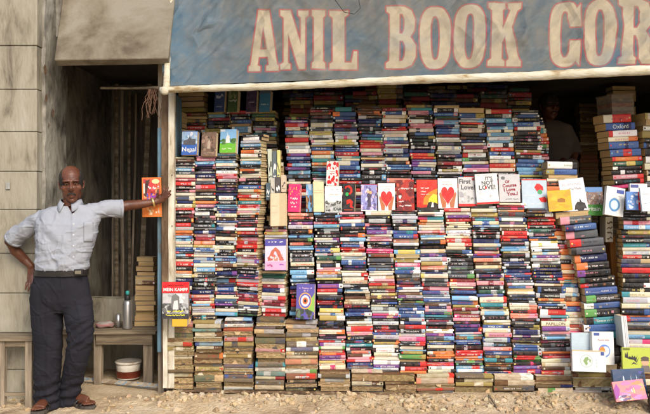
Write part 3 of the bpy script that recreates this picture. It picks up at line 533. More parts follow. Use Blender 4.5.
facing('orange yellow square card leaning, tilted, beside the dark doorway',548,571.5,190,211,FD-.05,(.70,.36,.02),[('p',[(.38,.42),(.72,.40),(.74,.55),(.6,.62),(.42,.58)],(.3,.12,.01)),('m',.42,.28,.7,.04,(.3,.12,.01),6),('n',0,0,1,1,[(.66,.33,.02),(.72,.38,.03)],14,.2)],roll=-4,thick=.008,nopages=True)
facing('white cover with black animal silhouette behind the orange card',561,586,178.5,213,FD+.0,(.72,.70,.74),[('t','BURNING',.5,.84,.09,(.35,.33,.35)),('t','GATE',.55,.68,.09,(.35,.33,.35)) if 0 else ('m',.3,.66,.85,.09,(.35,.33,.35),5),('p',[(.45,.08),(.5,.22),(.62,.32),(.7,.3),(.72,.42),(.78,.3),(.9,.25),(.95,.08),(.85,.1),(.8,.04),(.6,.04),(.55,.09)],(.02,.02,.02)),('r',0,0,1,.03,(.4,.2,.08))],roll=-7,thick=.02)
facing('green cover reading Britain with a crowd scene above',582,603,187,215.5,5.55,(.06,.26,.04),[('r',0,.82,1,1,(.12,.25,.5)),('r',0,.38,1,.82,(.25,.15,.12)),('n',0,.38,1,.84,[(.3,.15,.1),(.4,.35,.3),(.1,.08,.06),(.2,.2,.25)],90,.06),('t','Britain',.5,.24,.15,W_,.01)],thick=.02)
facing('white cover with blue globe, tilted, right of the green Britain cover',605,625,187,216,5.42,W_,[('p',ell(.48,.38,.3,.24),(.08,.22,.42)),('p',ell(.48,.38,.2,.16),(.5,.65,.75)),('r',.55,.8,.95,.93,(.05,.08,.3)),('m',.3,.68,.85,.03,(.4,.4,.4),9),('m',.3,.62,.7,.02,(.4,.4,.4),9)],roll=9,yaw=8,thick=.03)
facing('blue and white cover with red right edge, on the right-hand stack',626.5,641.5,191.5,210,5.36,(.10,.22,.52),[('n',.1,.05,.8,.9,[(.5,.6,.75),(.7,.72,.78),(.15,.3,.6)],26,.16),('r',.78,0,1,1,(.58,.02,.03)),('t','NO',.89,.5,.2,W_) if 0 else ('m',.8,.4,.98,.2,W_,3)],roll=1,thick=.02)
facing('white cover with dark blue corner behind the blue and red cover',630,647.5,183.5,203,5.44,W_,[('r',.05,.78,.5,.95,(.06,.08,.25)),('m',.3,.45,.9,.05,(.4,.4,.5),8)],roll=1,thick=.03)
facing('grey white cover cut by the right frame edge beside blue and red cover',641,660,187,211,5.3,(.6,.62,.66),[('m',.1,.7,.9,.04,(.3,.3,.3),9),('m',.1,.3,.9,.04,(.3,.3,.3),9)],roll=-3,thick=.02)
# left block
facing('blue cover reading Nepal under a temple picture',181.3,197.5,131,155,5.42,(.03,.10,.36),[('r',0,.45,1,.98,(.25,.36,.5)),('n',0,.5,1,.98,[(.5,.55,.6),(.2,.3,.45)],24,.12),('p',[(.1,.42),(.12,.6),(.4,.66),(.5,.78),(.6,.68),(.9,.66),(.9,.42)],(.07,.07,.08)),('t','Nepal',.5,.24,.19,W_,.01),('m',.45,.1,.8,.04,W_,7)],thick=.05,yaw=-10)
facing('brown cover with dim pale doorway, between the Nepal and castle covers',201,216.5,132,156,5.42,(.16,.10,.07),[('n',0,0,1,1,[(.2,.12,.08),(.09,.06,.04),(.28,.18,.13)],44,.16),('p',[(.4,.3),(.45,.6),(.55,.7),(.62,.55),(.6,.3)],(.42,.33,.25)),('m',.2,.1,.8,.04,(.4,.3,.2),9)],thick=.04,yaw=-12)
facing('cover with white castle over bright green band on the third stack',219.5,236.5,129,153,5.42,(.2,.4,.62),[('r',0,0,1,.42,(.14,.42,.03)),('n',0,.36,1,.62,[(.05,.14,.03),(.1,.2,.06)],26,.12),('p',[(.36,.42),(.38,.7),(.43,.7),(.46,.92),(.5,.72),(.58,.74),(.62,.42)],W_),('m',.15,.14,.85,.07,(.6,.7,.4),8),('r',.0,.9,.3,1,(.5,.55,.6))],thick=.05,yaw=-14)
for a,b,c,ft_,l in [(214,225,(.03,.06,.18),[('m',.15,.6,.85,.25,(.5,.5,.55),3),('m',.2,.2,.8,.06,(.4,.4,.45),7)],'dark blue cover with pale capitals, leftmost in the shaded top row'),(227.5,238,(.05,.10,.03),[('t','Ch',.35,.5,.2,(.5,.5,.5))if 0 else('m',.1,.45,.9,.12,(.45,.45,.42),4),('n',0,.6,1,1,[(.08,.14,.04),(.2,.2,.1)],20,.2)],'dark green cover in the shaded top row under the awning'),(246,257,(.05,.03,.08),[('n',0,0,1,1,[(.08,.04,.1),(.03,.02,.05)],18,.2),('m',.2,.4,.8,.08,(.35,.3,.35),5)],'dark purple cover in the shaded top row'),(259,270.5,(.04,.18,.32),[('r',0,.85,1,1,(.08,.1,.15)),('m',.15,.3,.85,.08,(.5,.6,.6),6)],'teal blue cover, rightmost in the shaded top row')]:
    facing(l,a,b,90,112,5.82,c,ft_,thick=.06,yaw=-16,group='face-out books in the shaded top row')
facing('beige block of a book standing open-edge out, left of the crimson cover',270,286,193,226,5.40,(.52,.40,.24),[('r',.06,.0,.6,1,(.62,.50,.33)),('r',.1,.6,.5,.62,(.4,.3,.18)),('r',.1,.4,.5,.41,(.4,.3,.18))],thick=.04,yaw=-10,roll=-2)
for i,(a,b,v0,v1,c,l) in enumerate([(268,272.3,149,183,(.5,.55,.45),'pale green book upright on its end in the gap left of the middle stacks'),(272.6,276.8,151,183,(.09,.12,.14),'dark slate book upright on its end in the gap'),(277,280,150,182,(.55,.54,.2),'yellow green slim book upright in the gap'),(281,286,175,192,(.5,.4,.3),'short brown and cream book upright at the gap by the middle stacks'),(266,270,183,200,(.06,.10,.13),'short dark teal book upright above the beige page block'),(270.5,275,178,198,(.45,.42,.36),'short cream book upright above the beige page block'),(275.5,280.5,177,199,(.07,.06,.06),'short black book upright above the beige page block')]):
    facing(l,a,b,v0,v1,5.5-.01*i,c,[('m',.15,.3,.85,.3,(.05,.05,.05) if sum(c)>.8 else W_,1),('m',.15,.15,.85,.1,(.1,.1,.1) if sum(c)>.8 else W_,1)],thick=.11,lean=2,roll=-2+i%3,group='books standing on end in the gap')
mk=[('r',0,.7,1,1,(.66,.01,.015)),('t','MEIN KAMPF',.5,.795,.085,W_,.03),('m',.2,.89,.8,.04,(.15,.0,.0),10),('r',.02,.13,.98,.69,(.45,.45,.44)),('n',.02,.42,.98,.69,[(.55,.55,.54),(.4,.4,.4)],22,.14),('n',.02,.13,.98,.42,[(.12,.12,.12),(.06,.06,.06),(.3,.3,.3)],60,.1),('p',[(.34,.3),(.36,.62),(.5,.68),(.64,.6),(.66,.3)],(.16,.16,.15)),('p',[(.4,.25),(.45,.48),(.58,.5),(.62,.25)],(.6,.58,.56)),('r',0,0,1,.14,(.03,.03,.035)),('m',.2,.17,.8,.06,(.65,.6,.05),9),('m',.15,.07,.85,.05,(.65,.6,.05),11)]
facing('red topped book with grey photo and white title, hung by the post over worn books',162,189,282,318.5,5.26,(.03,.03,.035),mk,thick=.03,roll=0,lean=3)
facing('lilac blue book with praying hands and pink base, above the short stack',264.5,286.5,239,270,5.36,(.62,.55,.66),[('r',0,.78,1,1,(.08,.07,.30)),('m',.15,.88,.85,.06,W_,9),('r',0,0,1,.28,(.62,.35,.52)),('p',[(.12,.3),(.3,.62),(.5,.74),(.7,.62),(.88,.3),(.7,.3),(.52,.6),(.46,.6),(.3,.3)],(.5,.13,.08)),('p',[(.35,.3),(.5,.48),(.62,.3)],(.55,.2,.12)),('n',.1,.3,.9,.5,[(.5,.12,.1),(.75,.5,.45)],16,.08),('m',.12,.1,.45,.1,(.4,.05,.2),4),('m',.7,.14,.9,.07,(.35,.1,.4),2)],thick=.045,yaw=-12,roll=-2)
facing('violet book with round rainbow eye emblem standing before the stacks',296,314.5,284,319,5.36,(.10,.08,.32),[('n',0,0,1,.3,[(.04,.06,.05),(.12,.16,.1),(.08,.06,.04)],30,.16),('p',[(.6,.3),(1,.2),(1,.75),(.8,.55)],(.25,.45,.08)),('p',ell(.5,.52,.36,.24),(.65,.35,.08)),('p',ell(.5,.52,.31,.205),(.10,.10,.4)),('p',ell(.5,.52,.24,.16),(.6,.6,.7)),('p',ell(.5,.52,.15,.10),(.6,.15,.05)),('p',ell(.5,.52,.07,.05),(.03,.02,.03)),('m',.15,.85,.85,.05,(.6,.4,.6),9),('m',.4,.78,.65,.04,(.6,.5,.6),4)],thick=.05,yaw=-9)
# right foot
facing('pale grey blue cover standing behind the white globe cover',571.5,590,333,352,5.34,(.42,.52,.58),[('m',.2,.5,.7,.03,(.6,.65,.7),8)],thick=.03,lean=3)
facing('white cover reading Australia with an orange and blue round emblem',592,614.5,332,364.5,5.3,W_,[('r',.08,.88,.35,.97,(.05,.08,.25)),('t','Australia',.52,.76,.075,(.25,.1,.12),.01),('p',ell(.55,.42,.27,.2),(.10,.2,.5)),('p',ell(.6,.42,.18,.14),(.55,.6,.7)),('p',ell(.45,.45,.13,.1),(.7,.2,.04))],roll=1.5,thick=.04,yaw=6)
facing('white cover on its side with a green globe, at the right foot',572.3,606,350.5,371.5,5.24,W_,[('p',ell(.42,.5,.19,.31),(.38,.42,.42)),('p',ell(.42,.5,.165,.27),(.56,.6,.56)),('p',[(.32,.5),(.38,.66),(.46,.7),(.5,.58),(.44,.5),(.46,.36),(.4,.28),(.36,.4)],(.20,.30,.12)),('p',[(.5,.62),(.56,.55),(.54,.42),(.5,.48)],(.22,.30,.14)),('m',.7,.2,.73,.1,(.4,.4,.4),1),('m',.7,.35,.73,.1,(.4,.4,.4),1),('m',.7,.5,.73,.1,(.4,.4,.4),1),('r',0,.95,1,1,(.5,.38,.2)),('r',.85,.78,.95,.95,(.05,.08,.25))],roll=2,thick=.035,lean=10)
facing('yellow green cover with black handwriting and a drawn capped head',622.5,660,348,372,5.2,(.40,.46,.06),[('p',[(.06,.6),(.08,.82),(.1,.7),(.14,.84),(.16,.6),(.2,.66),(.24,.6),(.26,.7),(.3,.6),(.33,.68),(.36,.58),(.4,.7),(.36,.42),(.44,.62),(.38,.38),(.3,.5),(.2,.52)],K_),('p',[(.22,.3),(.3,.42),(.4,.3),(.3,.35)],K_),('p',ell(.6,.42,.1,.16),(.55,.32,.2)),('p',ell(.6,.56,.11,.09),(.08,.06,.05)),('p',[(.48,.5),(.72,.5),(.7,.46),(.5,.46)],(.08,.06,.05)),('p',[(.48,0),(.5,.28),(.7,.28),(.74,0)],(.15,.13,.12)),('r',.02,.9,.2,.98,(.12,.14,.02))],roll=1,thick=.02)
facing('navy cover leaning low at the right foot, pale upright lettering',614,646,369,398,5.14,(.04,.07,.14),[('m',.3,.2,.36,.5,(.5,.55,.6),1),('m',.5,.2,.56,.6,(.5,.55,.6),1),('m',.72,.2,.78,.55,(.5,.55,.6),1),('n',.8,.1,.98,.9,[(.1,.1,.3),(.02,.03,.06)],10,.1)],roll=-3,thick=.03,lean=14)
facing('pink and orange cover lying lowest at the right foot',614,645,380.5,400,5.02,(.62,.22,.22),[('n',0,0,1,1,[(.7,.3,.15),(.6,.15,.3),(.5,.2,.4)],24,.2),('r',.62,.35,.66,.6,(.8,.6,.2)),('r',.56,.4,.59,.55,W_),('p',[(0,.6),(.12,.9),(.2,.6),(.12,.2),(0,.1)],(.3,.06,.3)),('n',0,0,.5,.3,[(.15,.1,.2),(.5,.5,.6)],14,.1)],roll=-6,thick=.02,lean=22)
facing('slim white magazine upright against the right-hand stack',622.5,628,316,347,5.3,(.6,.6,.62),[('r',.4,0,.5,1,(.3,.3,.3)),('r',.7,0,.78,1,(.4,.4,.42))],roll=-5,thick=.14,lean=2,group='magazines at the right')
facing('orange spined book upright in the dark gap right of the textbooks',611.5,617,236,300,5.7,(.42,.16,.03),[],roll=-3,thick=.12,lean=1,group='books in the right gap')
facing('cream book with dark lettering, upright left of the right-hand stacks',605.5,613,217,242,5.62,(.6,.54,.4),[('m',.2,.1,.9,.12,(.15,.08,.04),1),('m',.2,.3,.9,.12,(.15,.08,.04),1),('m',.2,.5,.9,.12,(.15,.08,.04),1),('m',.2,.7,.9,.12,(.15,.08,.04),1)],thick=.12,lean=1,group='books in the right gap')
# magazine hung on the post under the hand
facing('orange paperback held up against the post, partly under the hand and gold bracelet',142,161.3,177.5,217,5.372,(.66,.17,.03),[('r',.06,.3,.94,.97,(.55,.08,.05)),('n',.1,.3,.9,.95,[(.6,.05,.06),(.7,.2,.08),(.4,.03,.04),(.65,.3,.1)],34,.12),('p',[(.1,.55),(.2,.92),(.42,.95),(.3,.7),(.22,.5)],(.06,.02,.02)),('m',.32,.7,.9,.08,W_,7),('p',ell(.72,.9,.2,.06),(.75,.6,.3)),('r',.08,.6,.16,.85,(.7,.6,.5)),('n',.25,.42,.8,.6,[(.10,.05,.3),(.1,.1,.5),(.3,.05,.3)],16,.09),('n',.2,.04,.9,.24,[(.75,.6,.4),(.7,.3,.1)],14,.1)],thick=.010,lean=0,roll=-1,nopages=True)
facing('flat orange yellow book poking out below the red-topped book',172,187,319,326.5,5.24,(.66,.36,.03),[],thick=.12,lean=0,group='books low by the post')
# ---------------------------------------------------------------- setting
conc=mat('weathered_stone',[(.32,(.10,.085,.062)),(.40,(.20,.175,.13)),(.48,(.265,.24,.18)),(.60,(.30,.275,.215)),(.70,(.35,.33,.27))],scale=4.2,stretch=(1.8,1.8,.5),bump=.6,bscale=30,detail=12,distort=.4)
conc2=mat('grey_plaster',[(.34,(.075,.066,.054)),(.44,(.18,.166,.138)),(.58,(.30,.282,.24))],scale=5,detail=13,stretch=(1.2,1.2,.75),distort=.1,bump=.7,bscale=24)
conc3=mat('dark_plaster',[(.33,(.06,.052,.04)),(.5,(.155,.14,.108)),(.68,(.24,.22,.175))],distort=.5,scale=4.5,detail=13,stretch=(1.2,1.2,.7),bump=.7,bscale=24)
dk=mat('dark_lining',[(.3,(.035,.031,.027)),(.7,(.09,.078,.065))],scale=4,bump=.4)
sand=mat('sandy_soil',[(.3,(.26,.185,.11)),(.48,(.44,.335,.21)),(.7,(.56,.46,.32))],scale=3.5,detail=12,bump=1,bscale=45,rough=.95,spec=.1,dist=.02)
wood_g=mat('grey_wood',[(.3,(.07,.05,.032)),(.5,(.17,.13,.085)),(.72,(.30,.25,.17))],scale=9,stretch=(.25,3,3),bump=.5,bscale=20,rough=.8)
wood_v=mat('grey_wood_upright',[(.3,(.09,.068,.046)),(.5,(.24,.19,.135)),(.72,(.40,.33,.24))],scale=9,stretch=(3,3,.25),bump=.5,bscale=20,rough=.85)
white_w=mat('flaking_white_paint',[(.33,(.16,.11,.06)),(.43,(.42,.36,.26)),(.6,(.62,.58,.48))],scale=7,stretch=(2.2,2.2,.5),bump=.6,bscale=30,rough=.7)
brown_w=mat('worn_brown_wood',[(.35,(.06,.035,.018)),(.55,(.16,.10,.055)),(.72,(.42,.34,.22))],scale=6,stretch=(2.2,2.2,.5),bump=.6,bscale=30,rough=.75)
blue_w=mat('worn_blue_paint',[(.36,(.10,.085,.06)),(.46,(.09,.15,.19)),(.7,(.12,.23,.31))],scale=8,stretch=(2,2,.5),bump=.4,rough=.7)
hem=mat('dirty_white_canvas',[(.36,(.28,.19,.09)),(.44,(.46,.41,.29)),(.6,(.56,.53,.44))],scale=6,stretch=(.8,3,3),bump=.5,bscale=30,rough=.85,detail=10)
# ground: one sheet, finely modelled near the camera's view
def gz(x,y):
    n=noise.fractal(Vector((x*1.2,y*1.2,0)),1.0,2.0,6)*.022+noise.fractal(Vector((x*9,y*9,3)),1.0,2.0,4)*.012
    bank=max(0,min(1,(y-4.95)/.38)); bank=bank*bank*(3-2*bank)
    e=max(0,min(1,(y-5.25)/.1)); k=1 if -1.2<x<2.3 else .35
    return n*(1-.8*e)+.045*bank*k
xs=[-200,-60,-20,-8,-4]+list(np.arange(-2.9,2.9,.022))+[4,8,20,60,200]; ys=[-80,-20,-4,0,2,3.5,4.2]+list(np.arange(4.6,5.75,.014))+[5.9,6.2,6.6,7.4,9,20,60,250]
V=[];Fc=[]
for y in ys:
    for x in xs: V.append((x,y,gz(x,y) if abs(x)<3 and 4.5<y<6 else 0.0))
nx=len(xs)
for j in range(len(ys)-1):
    for i in range(nx-1): Fc.append((j*nx+i,j*nx+i+1,(j+1)*nx+i+1,(j+1)*nx+i))
g=obj_from('ground',V,Fc,sand,smooth=True); g['kind']='structure'
# rubble bank
rr=random.Random(4)
def rock(mb,c,s,rg,col):
    v,f=ball((0,0,0),(s*rg.uniform(.7,1.4),s*rg.uniform(.6,1.2),s*rg.uniform(.4,.9)),n=rg.choice([5,6,7]))
    rot=Matrix.Rotation(rg.uniform(0,6),4,'Z')@Matrix.Rotation(rg.uniform(0,3),4,'X')
    v=[Vector(c)+rot@(p*rg.uniform(.65,1.25)) for p in v]; mb.grid(v,f,col,0,False)
stone=attr_mat('rubble_stone',rough=.95,wear=.5,wscale=40,bump=.8,bscale=120,spec=.1,dark=(.30,.20,.10))
mb=MB()
for i in range(6500):
    x=rr.uniform(-1.22,2.25); t=rr.random(); y=5.0+.33*t**.75+rr.gauss(0,.02); s=.0014+.028*rr.random()**9
    if rr.random()<.12: y=rr.uniform(4.6,5.05); s*=.55
    if rr.random()<.05: x=rr.uniform(-2.3,-1.2)
    if abs(x+1.8)<.25 and 4.9<y<5.25: continue
    if noise.fractal(Vector((x*3.5,y*6,7)),1,2,3)<rr.uniform(-.35,.15)-(y-5.1)*1.2: continue
    c=rr.choice([(.46,.34,.20),(.40,.29,.165),(.50,.385,.24),(.34,.25,.15),(.46,.38,.27)])
    rock(mb,(x,y,gz(x,y)+s*.12),s,rr,jit(c,rr,.15))
o=mb.build('rubble',stone); setp(o,'bank of small sandy rubble and pebbles along the foot of the books','rubble',kind='stuff')
def lump(u,v,D,s,lab):
    m=MB(); c=P(u,v,D); z=gz(c.x,c.y); vv,ff=ball((0,0,0),(s,s*.8,s*.6),n=16)
    sd=Vector((u,v,1)); vv=[p*(1+.35*noise.fractal(p*30+sd,1,2,3)) for p in vv]
    m.grid([p+Vector((c.x,c.y,z+s*.35)) for p in vv],ff,(.47,.38,.26)); o=m.build('stone',stone); setp(o,lab,'stone','larger stones on the ground')
for a in [(183,394,5.18,.026,'fist-sized sandy stone at the foot of the wooden post'),(408,397,5.2,.028,'pale stone below the seventh foot stack'),(232,397,5.15,.02,'brownish stone below the third foot stack'),(455,398,5.15,.024,'sandy stone below the boundary of two old book stacks right of centre'),(345,396,5.2,.022,'greyish stone below the sixth foot stack'),(128,408,4.95,.014,'small stone lying on open sand right of the sandals')]: lump(*a)
# left stone-clad wall
mb=MB(); rg=random.Random(2); X0,X1=-3.2,-2.105
zj=[-.1,.23,.50,.79,1.08,1.40,1.68,1.97,2.28,2.60,3.3,4.0]
for i in range(len(zj)-1):
    for a,b in [(X0,-2.62),(-2.62,X1)]:
        mb.box((a+.002,5.3+rg.uniform(0,.003),zj[i]+.0025),(b-.002 if b<X1 else b-rg.uniform(0,.008),5.42,zj[i+1]-.0025),(1,1,1))
mb.box((X0,5.32,-.1),(X1-.012,6.0,4))
o=mb.build('stone_wall',conc,bevel=.005); setp(o,'weathered cream stone-clad wall behind the standing man','wall')
ol=MB(); ol.box((-2.33,5.292,1.55),(-2.30,5.2985,1.60),(.3,.3,.3)); p=ol.build('plaque',mat('plaque_grey',[(.3,(.22,.22,.2)),(.7,(.35,.35,.33))],scale=20)); p.parent=o
# grey plaster pier then darker return wall going back into the recess
def rough_box(name,lo,hi,m,amp=.008,step=.03,seed=0):
    bm=bmesh.new(); bmesh.ops.create_cube(bm,size=1)
    for v in bm.verts: v.co=Vector([(lo[i]+hi[i])/2+v.co[i]*(hi[i]-lo[i]) for i in range(3)])
    # uneven subdivision by length
    for ax in range(3):
        n=int((hi[ax]-lo[ax])/step)
        if n>1:
            n=min(n,90)
            for k in range(1,n):
                co_=[0,0,0]; co_[ax]=lo[ax]+(hi[ax]-lo[ax])*k/n; no=[0,0,0]; no[ax]=1
                bmesh.ops.bisect_plane(bm,geom=bm.verts[:]+bm.edges[:]+bm.faces[:],plane_co=co_,plane_no=no)
    bm.normal_update()
    for v in bm.verts:
        v.co+=Vector((noise.fractal(v.co*4+Vector((seed,0,0)),1,2,5),noise.fractal(v.co*4+Vector((seed,9,0)),1,2,5),noise.fractal(v.co*4+Vector((seed,0,9)),1,2,5)))*amp
    me=bpy.data.meshes.new(name); bm.to_mesh(me); bm.free(); me.polygons.foreach_set('use_smooth',[False]*len(me.polygons)); me.materials.append(m)
    o=bpy.data.objects.new(name,me); COL.objects.link(o); return o
o=rough_box('plaster_pier',(-2.35,5.40,-.05),(-2.085,5.86,4.0),conc2,.012,.04,1)
setp(o,'grey rough plaster pier with chipped holes right of the stone wall','pier')
brk=mat('exposed_brick',[(.3,(.09,.05,.03)),(.7,(.22,.14,.09))],scale=30)
for (u,v,s) in [(43,70,.028),(44,98,.024),(51,113,.022),(47,125,.012)]:
    c=P(u,v,5.3); 
    X=-2.085; D=X/((u-325)/F); z=CZ-(v-207)/F*D
    n=11; pts=[(X+.0155,D+1.1*s*math.cos(6.283*k/n)*rg.uniform(.7,1.2),z+1.3*s*math.sin(6.283*k/n)*rg.uniform(.7,1.3)) for k in range(n)]; hol=MB(); hol.poly(pts,(.1,.07,.05)); p=hol.build('chipped_hole',brk); p.parent=o
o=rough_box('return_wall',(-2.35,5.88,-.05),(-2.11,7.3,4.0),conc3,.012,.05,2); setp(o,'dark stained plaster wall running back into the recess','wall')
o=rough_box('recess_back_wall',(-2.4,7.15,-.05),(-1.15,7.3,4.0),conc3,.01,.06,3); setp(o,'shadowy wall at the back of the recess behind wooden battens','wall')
# low masonry behind the man's legs
o=rough_box('low_block_wall',(-2.1,6.35,-.02),(-1.25,6.5,.62),conc,.008,.05,4); setp(o,'low blockwork under and behind the wooden table','wall')
# dark shop interior
def slab(name,lo,hi,m,kind=None,label=None,cat=None):
    mb=MB(); mb.box(lo,hi); o=mb.build(name,m)
    setp(o,label,cat,kind=kind); return o
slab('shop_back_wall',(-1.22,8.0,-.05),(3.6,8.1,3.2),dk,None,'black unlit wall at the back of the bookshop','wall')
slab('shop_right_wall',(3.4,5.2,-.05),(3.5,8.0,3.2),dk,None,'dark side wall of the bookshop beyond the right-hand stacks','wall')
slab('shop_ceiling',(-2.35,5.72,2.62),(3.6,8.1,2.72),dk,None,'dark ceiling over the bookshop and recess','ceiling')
slab('facade_wall',(-1.22,5.95,2.75),(3.6,6.1,4.6),conc2,None,'plaster wall above the shop behind the awning','wall')
mb=MB(); mb.box((-1.26,5.47,.0),(-1.215,8.05,2.615))
o=mb.build('side_partition',wood_v); setp(o,'wooden side wall of the bookstall behind the post','partition')
# concrete sunshade slab at upper left
def prism(name,pts_front,depth,m):   # front outline + offset vector
    n=len(pts_front); a=[Vector(p) for p in pts_front]; b=[p+Vector(depth) for p in a]
    return obj_from(name,a+b,[tuple(range(n))[::-1],tuple(range(n,2*n))]+[(i,(i+1)%n,n+(i+1)%n,n+i) for i in range(n)],m)
slabm=mat('sunshade_concrete',[(.34,(.07,.052,.032)),(.46,(.15,.125,.085)),(.60,(.215,.19,.145))],distort=.4,scale=2.2,stretch=(1,1,1),bump=.4,bscale=40,detail=9)
T0=P(64,-14,5.62);T1=P(176,-14,5.62);B0=P(54,60,5.22);B1=P(168,58,5.22)
o=prism('sunshade_slab',[T0,T1,B1,B0],(0,.06,-.035),slabm); setp(o,'sloping grey concrete sunshade slab above the recess','sunshade')
bv=o.modifiers.new('b','BEVEL'); bv.width=.006
slab('recess_lintel',(-2.09,5.62,2.74),(-1.24,5.9,3.6),conc2,None,'dark concrete lintel over the recess','lintel')
# battens in the recess
rg=random.Random(9)
for i,(u0,u1,v0,v1,D,l) in enumerate([(115,119.5,84,330,6.9,'wide grey batten, leftmost of those leaning in the recess'),(120.5,124,86,330,6.85,'second leaning batten from the left, pale edged'),(128,131,92,330,6.9,'slim brown batten in the middle of the recess'),(134.5,132.5,94,330,6.8,'thin pale batten leaning slightly right in the recess'),(148,140,84,330,6.7,'crooked dark batten leaning from lower left to the post'),(112,113.5,152,330,6.95,'short thin batten left of the wide one')]):
    a=P(u0+1.5,v0,D); b=P(u1-1.0 if i>2 else u0+1.5,v1,D-.1); w=[.019,.015,.013,.010,.022,.008][i]
    v,f=tube([a,a.lerp(b,.35)+Vector((rg.uniform(-.006,.006),0,0)),a.lerp(b,.7)+Vector((rg.uniform(-.006,.006),0,0)),b],[(w,w*.6)]*4,n=4)
    o=obj_from('wooden_batten',v,f,wood_v if i%2 else wood_g); setp(o,l,'batten','battens leaning in the recess')
mb=MB(); a=P(126,0,6.98)
for k,(x0,x1) in enumerate([(-1.92,-1.6),(-1.59,-1.28)]): mb.box((x0,7.05,.02),(x1,7.1,2.5))
o=mb.build('door_panel',mat('dark_planks',[(.3,(.03,.024,.018)),(.5,(.075,.06,.045)),(.72,(.13,.105,.08))],scale=9,stretch=(3,3,.25),bump=.5,bscale=20,rough=.85)); setp(o,'old dark plank door closing the back of the recess','door')
# stick and dry twigs
v,f=tube([P(101,88,5.75),P(130,88.4,5.6),P(166,87.5,5.35)],[.010,.009,.011],n=8); o=obj_from('stick',v,f,wood_g); setp(o,'thin horizontal stick tied to the awning corner over the recess','stick')
parts=[]
for k in range(16):
    p=P(rg.uniform(148,160),89,5.42); pts=[p]; 
    for q in range(6): p=p+Vector((rg.uniform(-.022,.018),rg.uniform(-.01,.01),-rg.uniform(.015,.05))); pts.append(p)
    parts.append(tube(pts,[.0022]*len(pts),n=4))
v,f=join(parts); o=obj_from('dry_twigs',v,f,mat('twig',[(.3,(.10,.05,.03)),(.7,(.22,.12,.08))])); setp(o,'tangle of dry reddish twigs hanging at the awning corner','twigs')
# post
e=empty('wooden_post',P(168,388,5.38)); setp(e,'worn wooden post with cream and brown boards at the left edge of the books','post')
def board(name,u0,u1,v0,v1,D,th,m,par,amp=.002):
    a=P(u0,v1,D);b=P(u1,v0,D); o=rough_box(name,(a.x,D,a.z),(b.x,D+th,b.z),m,amp,.05,u0); child(o,par); return o
board('brown_board',161.5,168.2,84,388,5.40,.045,brown_w,e); board('cream_board',168.4,174.3,84,388,5.385,.05,white_w,e); board('blue_edge_board',157.6,161.3,128,352,5.43,.03,blue_w,e)
board('cream_foot_board',163,167.5,318,388,5.372,.02,white_w,e)
board('blue_lining_board',174.6,176.6,95,280,5.5,.2,blue_w,e)
rst=mat('rusty_iron',[(.3,(.03,.015,.01)),(.7,(.09,.05,.03))],scale=30)
for u,v in [(165,174),(172,175),(165,222),(172,226)]:
    c=P(u,v,5.38); vv,ff=ball(c,.004,n=8); obj_from('nail',vv,ff,rst,True,e)
# sill beam with faded blue flecks
blm=mat('flecked_beam',[(.40,(.20,.15,.10)),(.5,(.34,.28,.20)),(.56,(.12,.22,.32)),(.60,(.38,.31,.22))],scale=11,stretch=(.6,2,2),bump=.6)
v,f=tube([P(28,373,6.0),P(80,380,5.82),P(130,384.5,5.66),P(187,389.5,5.42)],[(.026,.022)]*4,n=4); o=obj_from('sill_beam',v,f,blm); setp(o,'long flecked wooden beam lying on the sand before the table','beam')
v,f=tube([P(176,391,5.34),P(400,394,5.36),P(640,398,5.36)],[(.012,.03)]*3,n=4); o=obj_from('foot_plank',v,f,brown_w); setp(o,'thin plank half buried under the lowest row of books','plank')
v,f=tube([P(489,397,5.22)+Vector((0,0,.01)),P(500,412,5.02),P(504,420,4.93)],[.008,.007,.005],n=6); o=obj_from('fallen_stick',v,f,wood_g); setp(o,'short stick lying on the sand right of centre','stick')
# table with things
e=empty('wooden_table',P(110,384,5.75)); setp(e,'rough wooden table in the recess carrying bottle and books','table')
def tb(name,lo,hi,m,par=None,amp=.002): o=rough_box(name,lo,hi,m,amp,.06,lo[0]*9); child(o,par or e); return o
a=P(60,331,5.68).x; b=P(155.5,331,5.68).x; zt=P(0,331.5,5.68).z
tb('table_top',(a,5.68,zt-.022),(b,6.2,zt),wood_g); 
tb('apron',(P(96,0,5.70).x,5.70,zt-.105),(b-.03,5.722,zt-.026),wood_g)
for u0,u1 in [(60.5,66),(94,101.5),(143.5,152.5)]:
    x0,x1=P(u0,0,5.73).x,P(u1,0,5.73).x; tb('leg',(x0,5.725,.01),(x1,5.78,zt-.024),wood_v)
for u0,u1 in [(62,67),(143,150)]:
    x0,x1=P(u0,0,6.1).x,P(u1,0,6.1).x; tb('leg',(x0,6.1,.0),(x1,6.15,zt-.024),wood_v)
# steel bottle
def lathe(prof,c,n=24): 
    V=[];Fc=[]
    for r,z in prof:
        for k in range(n): V.append(Vector(c)+Vector((r*math.cos(6.28318*k/n),r*math.sin(6.28318*k/n),z)))
    for i in range(len(prof)-1):
        for k in range(n): Fc.append((i*n+k,i*n+(k+1)%n,(i+1)*n+(k+1)%n,(i+1)*n+k))
    Fc.append(tuple(range(n-1,-1,-1))); Fc.append(tuple(range((len(prof)-1)*n,len(prof)*n))); return V,Fc
steel=mat('brushed_steel',[(.3,(.42,.42,.43)),(.7,(.6,.6,.61))],scale=12,stretch=(1,1,.1),bump=.1,rough=.32,metal=.85)
blackp=mat('black_plastic',[(.3,(.015,.015,.017)),(.7,(.03,.03,.03))],scale=20,rough=.4,bump=.1)
teal=mat('teal_plastic',[(.3,(.02,.25,.25)),(.7,(.05,.35,.33))],scale=20,rough=.4,bump=.1)
c=P(127.5,331,5.8); c.z=zt; e2=empty('steel_bottle',c); setp(e2,'steel flask with black cap and teal tip on the table','bottle')
s=.0365
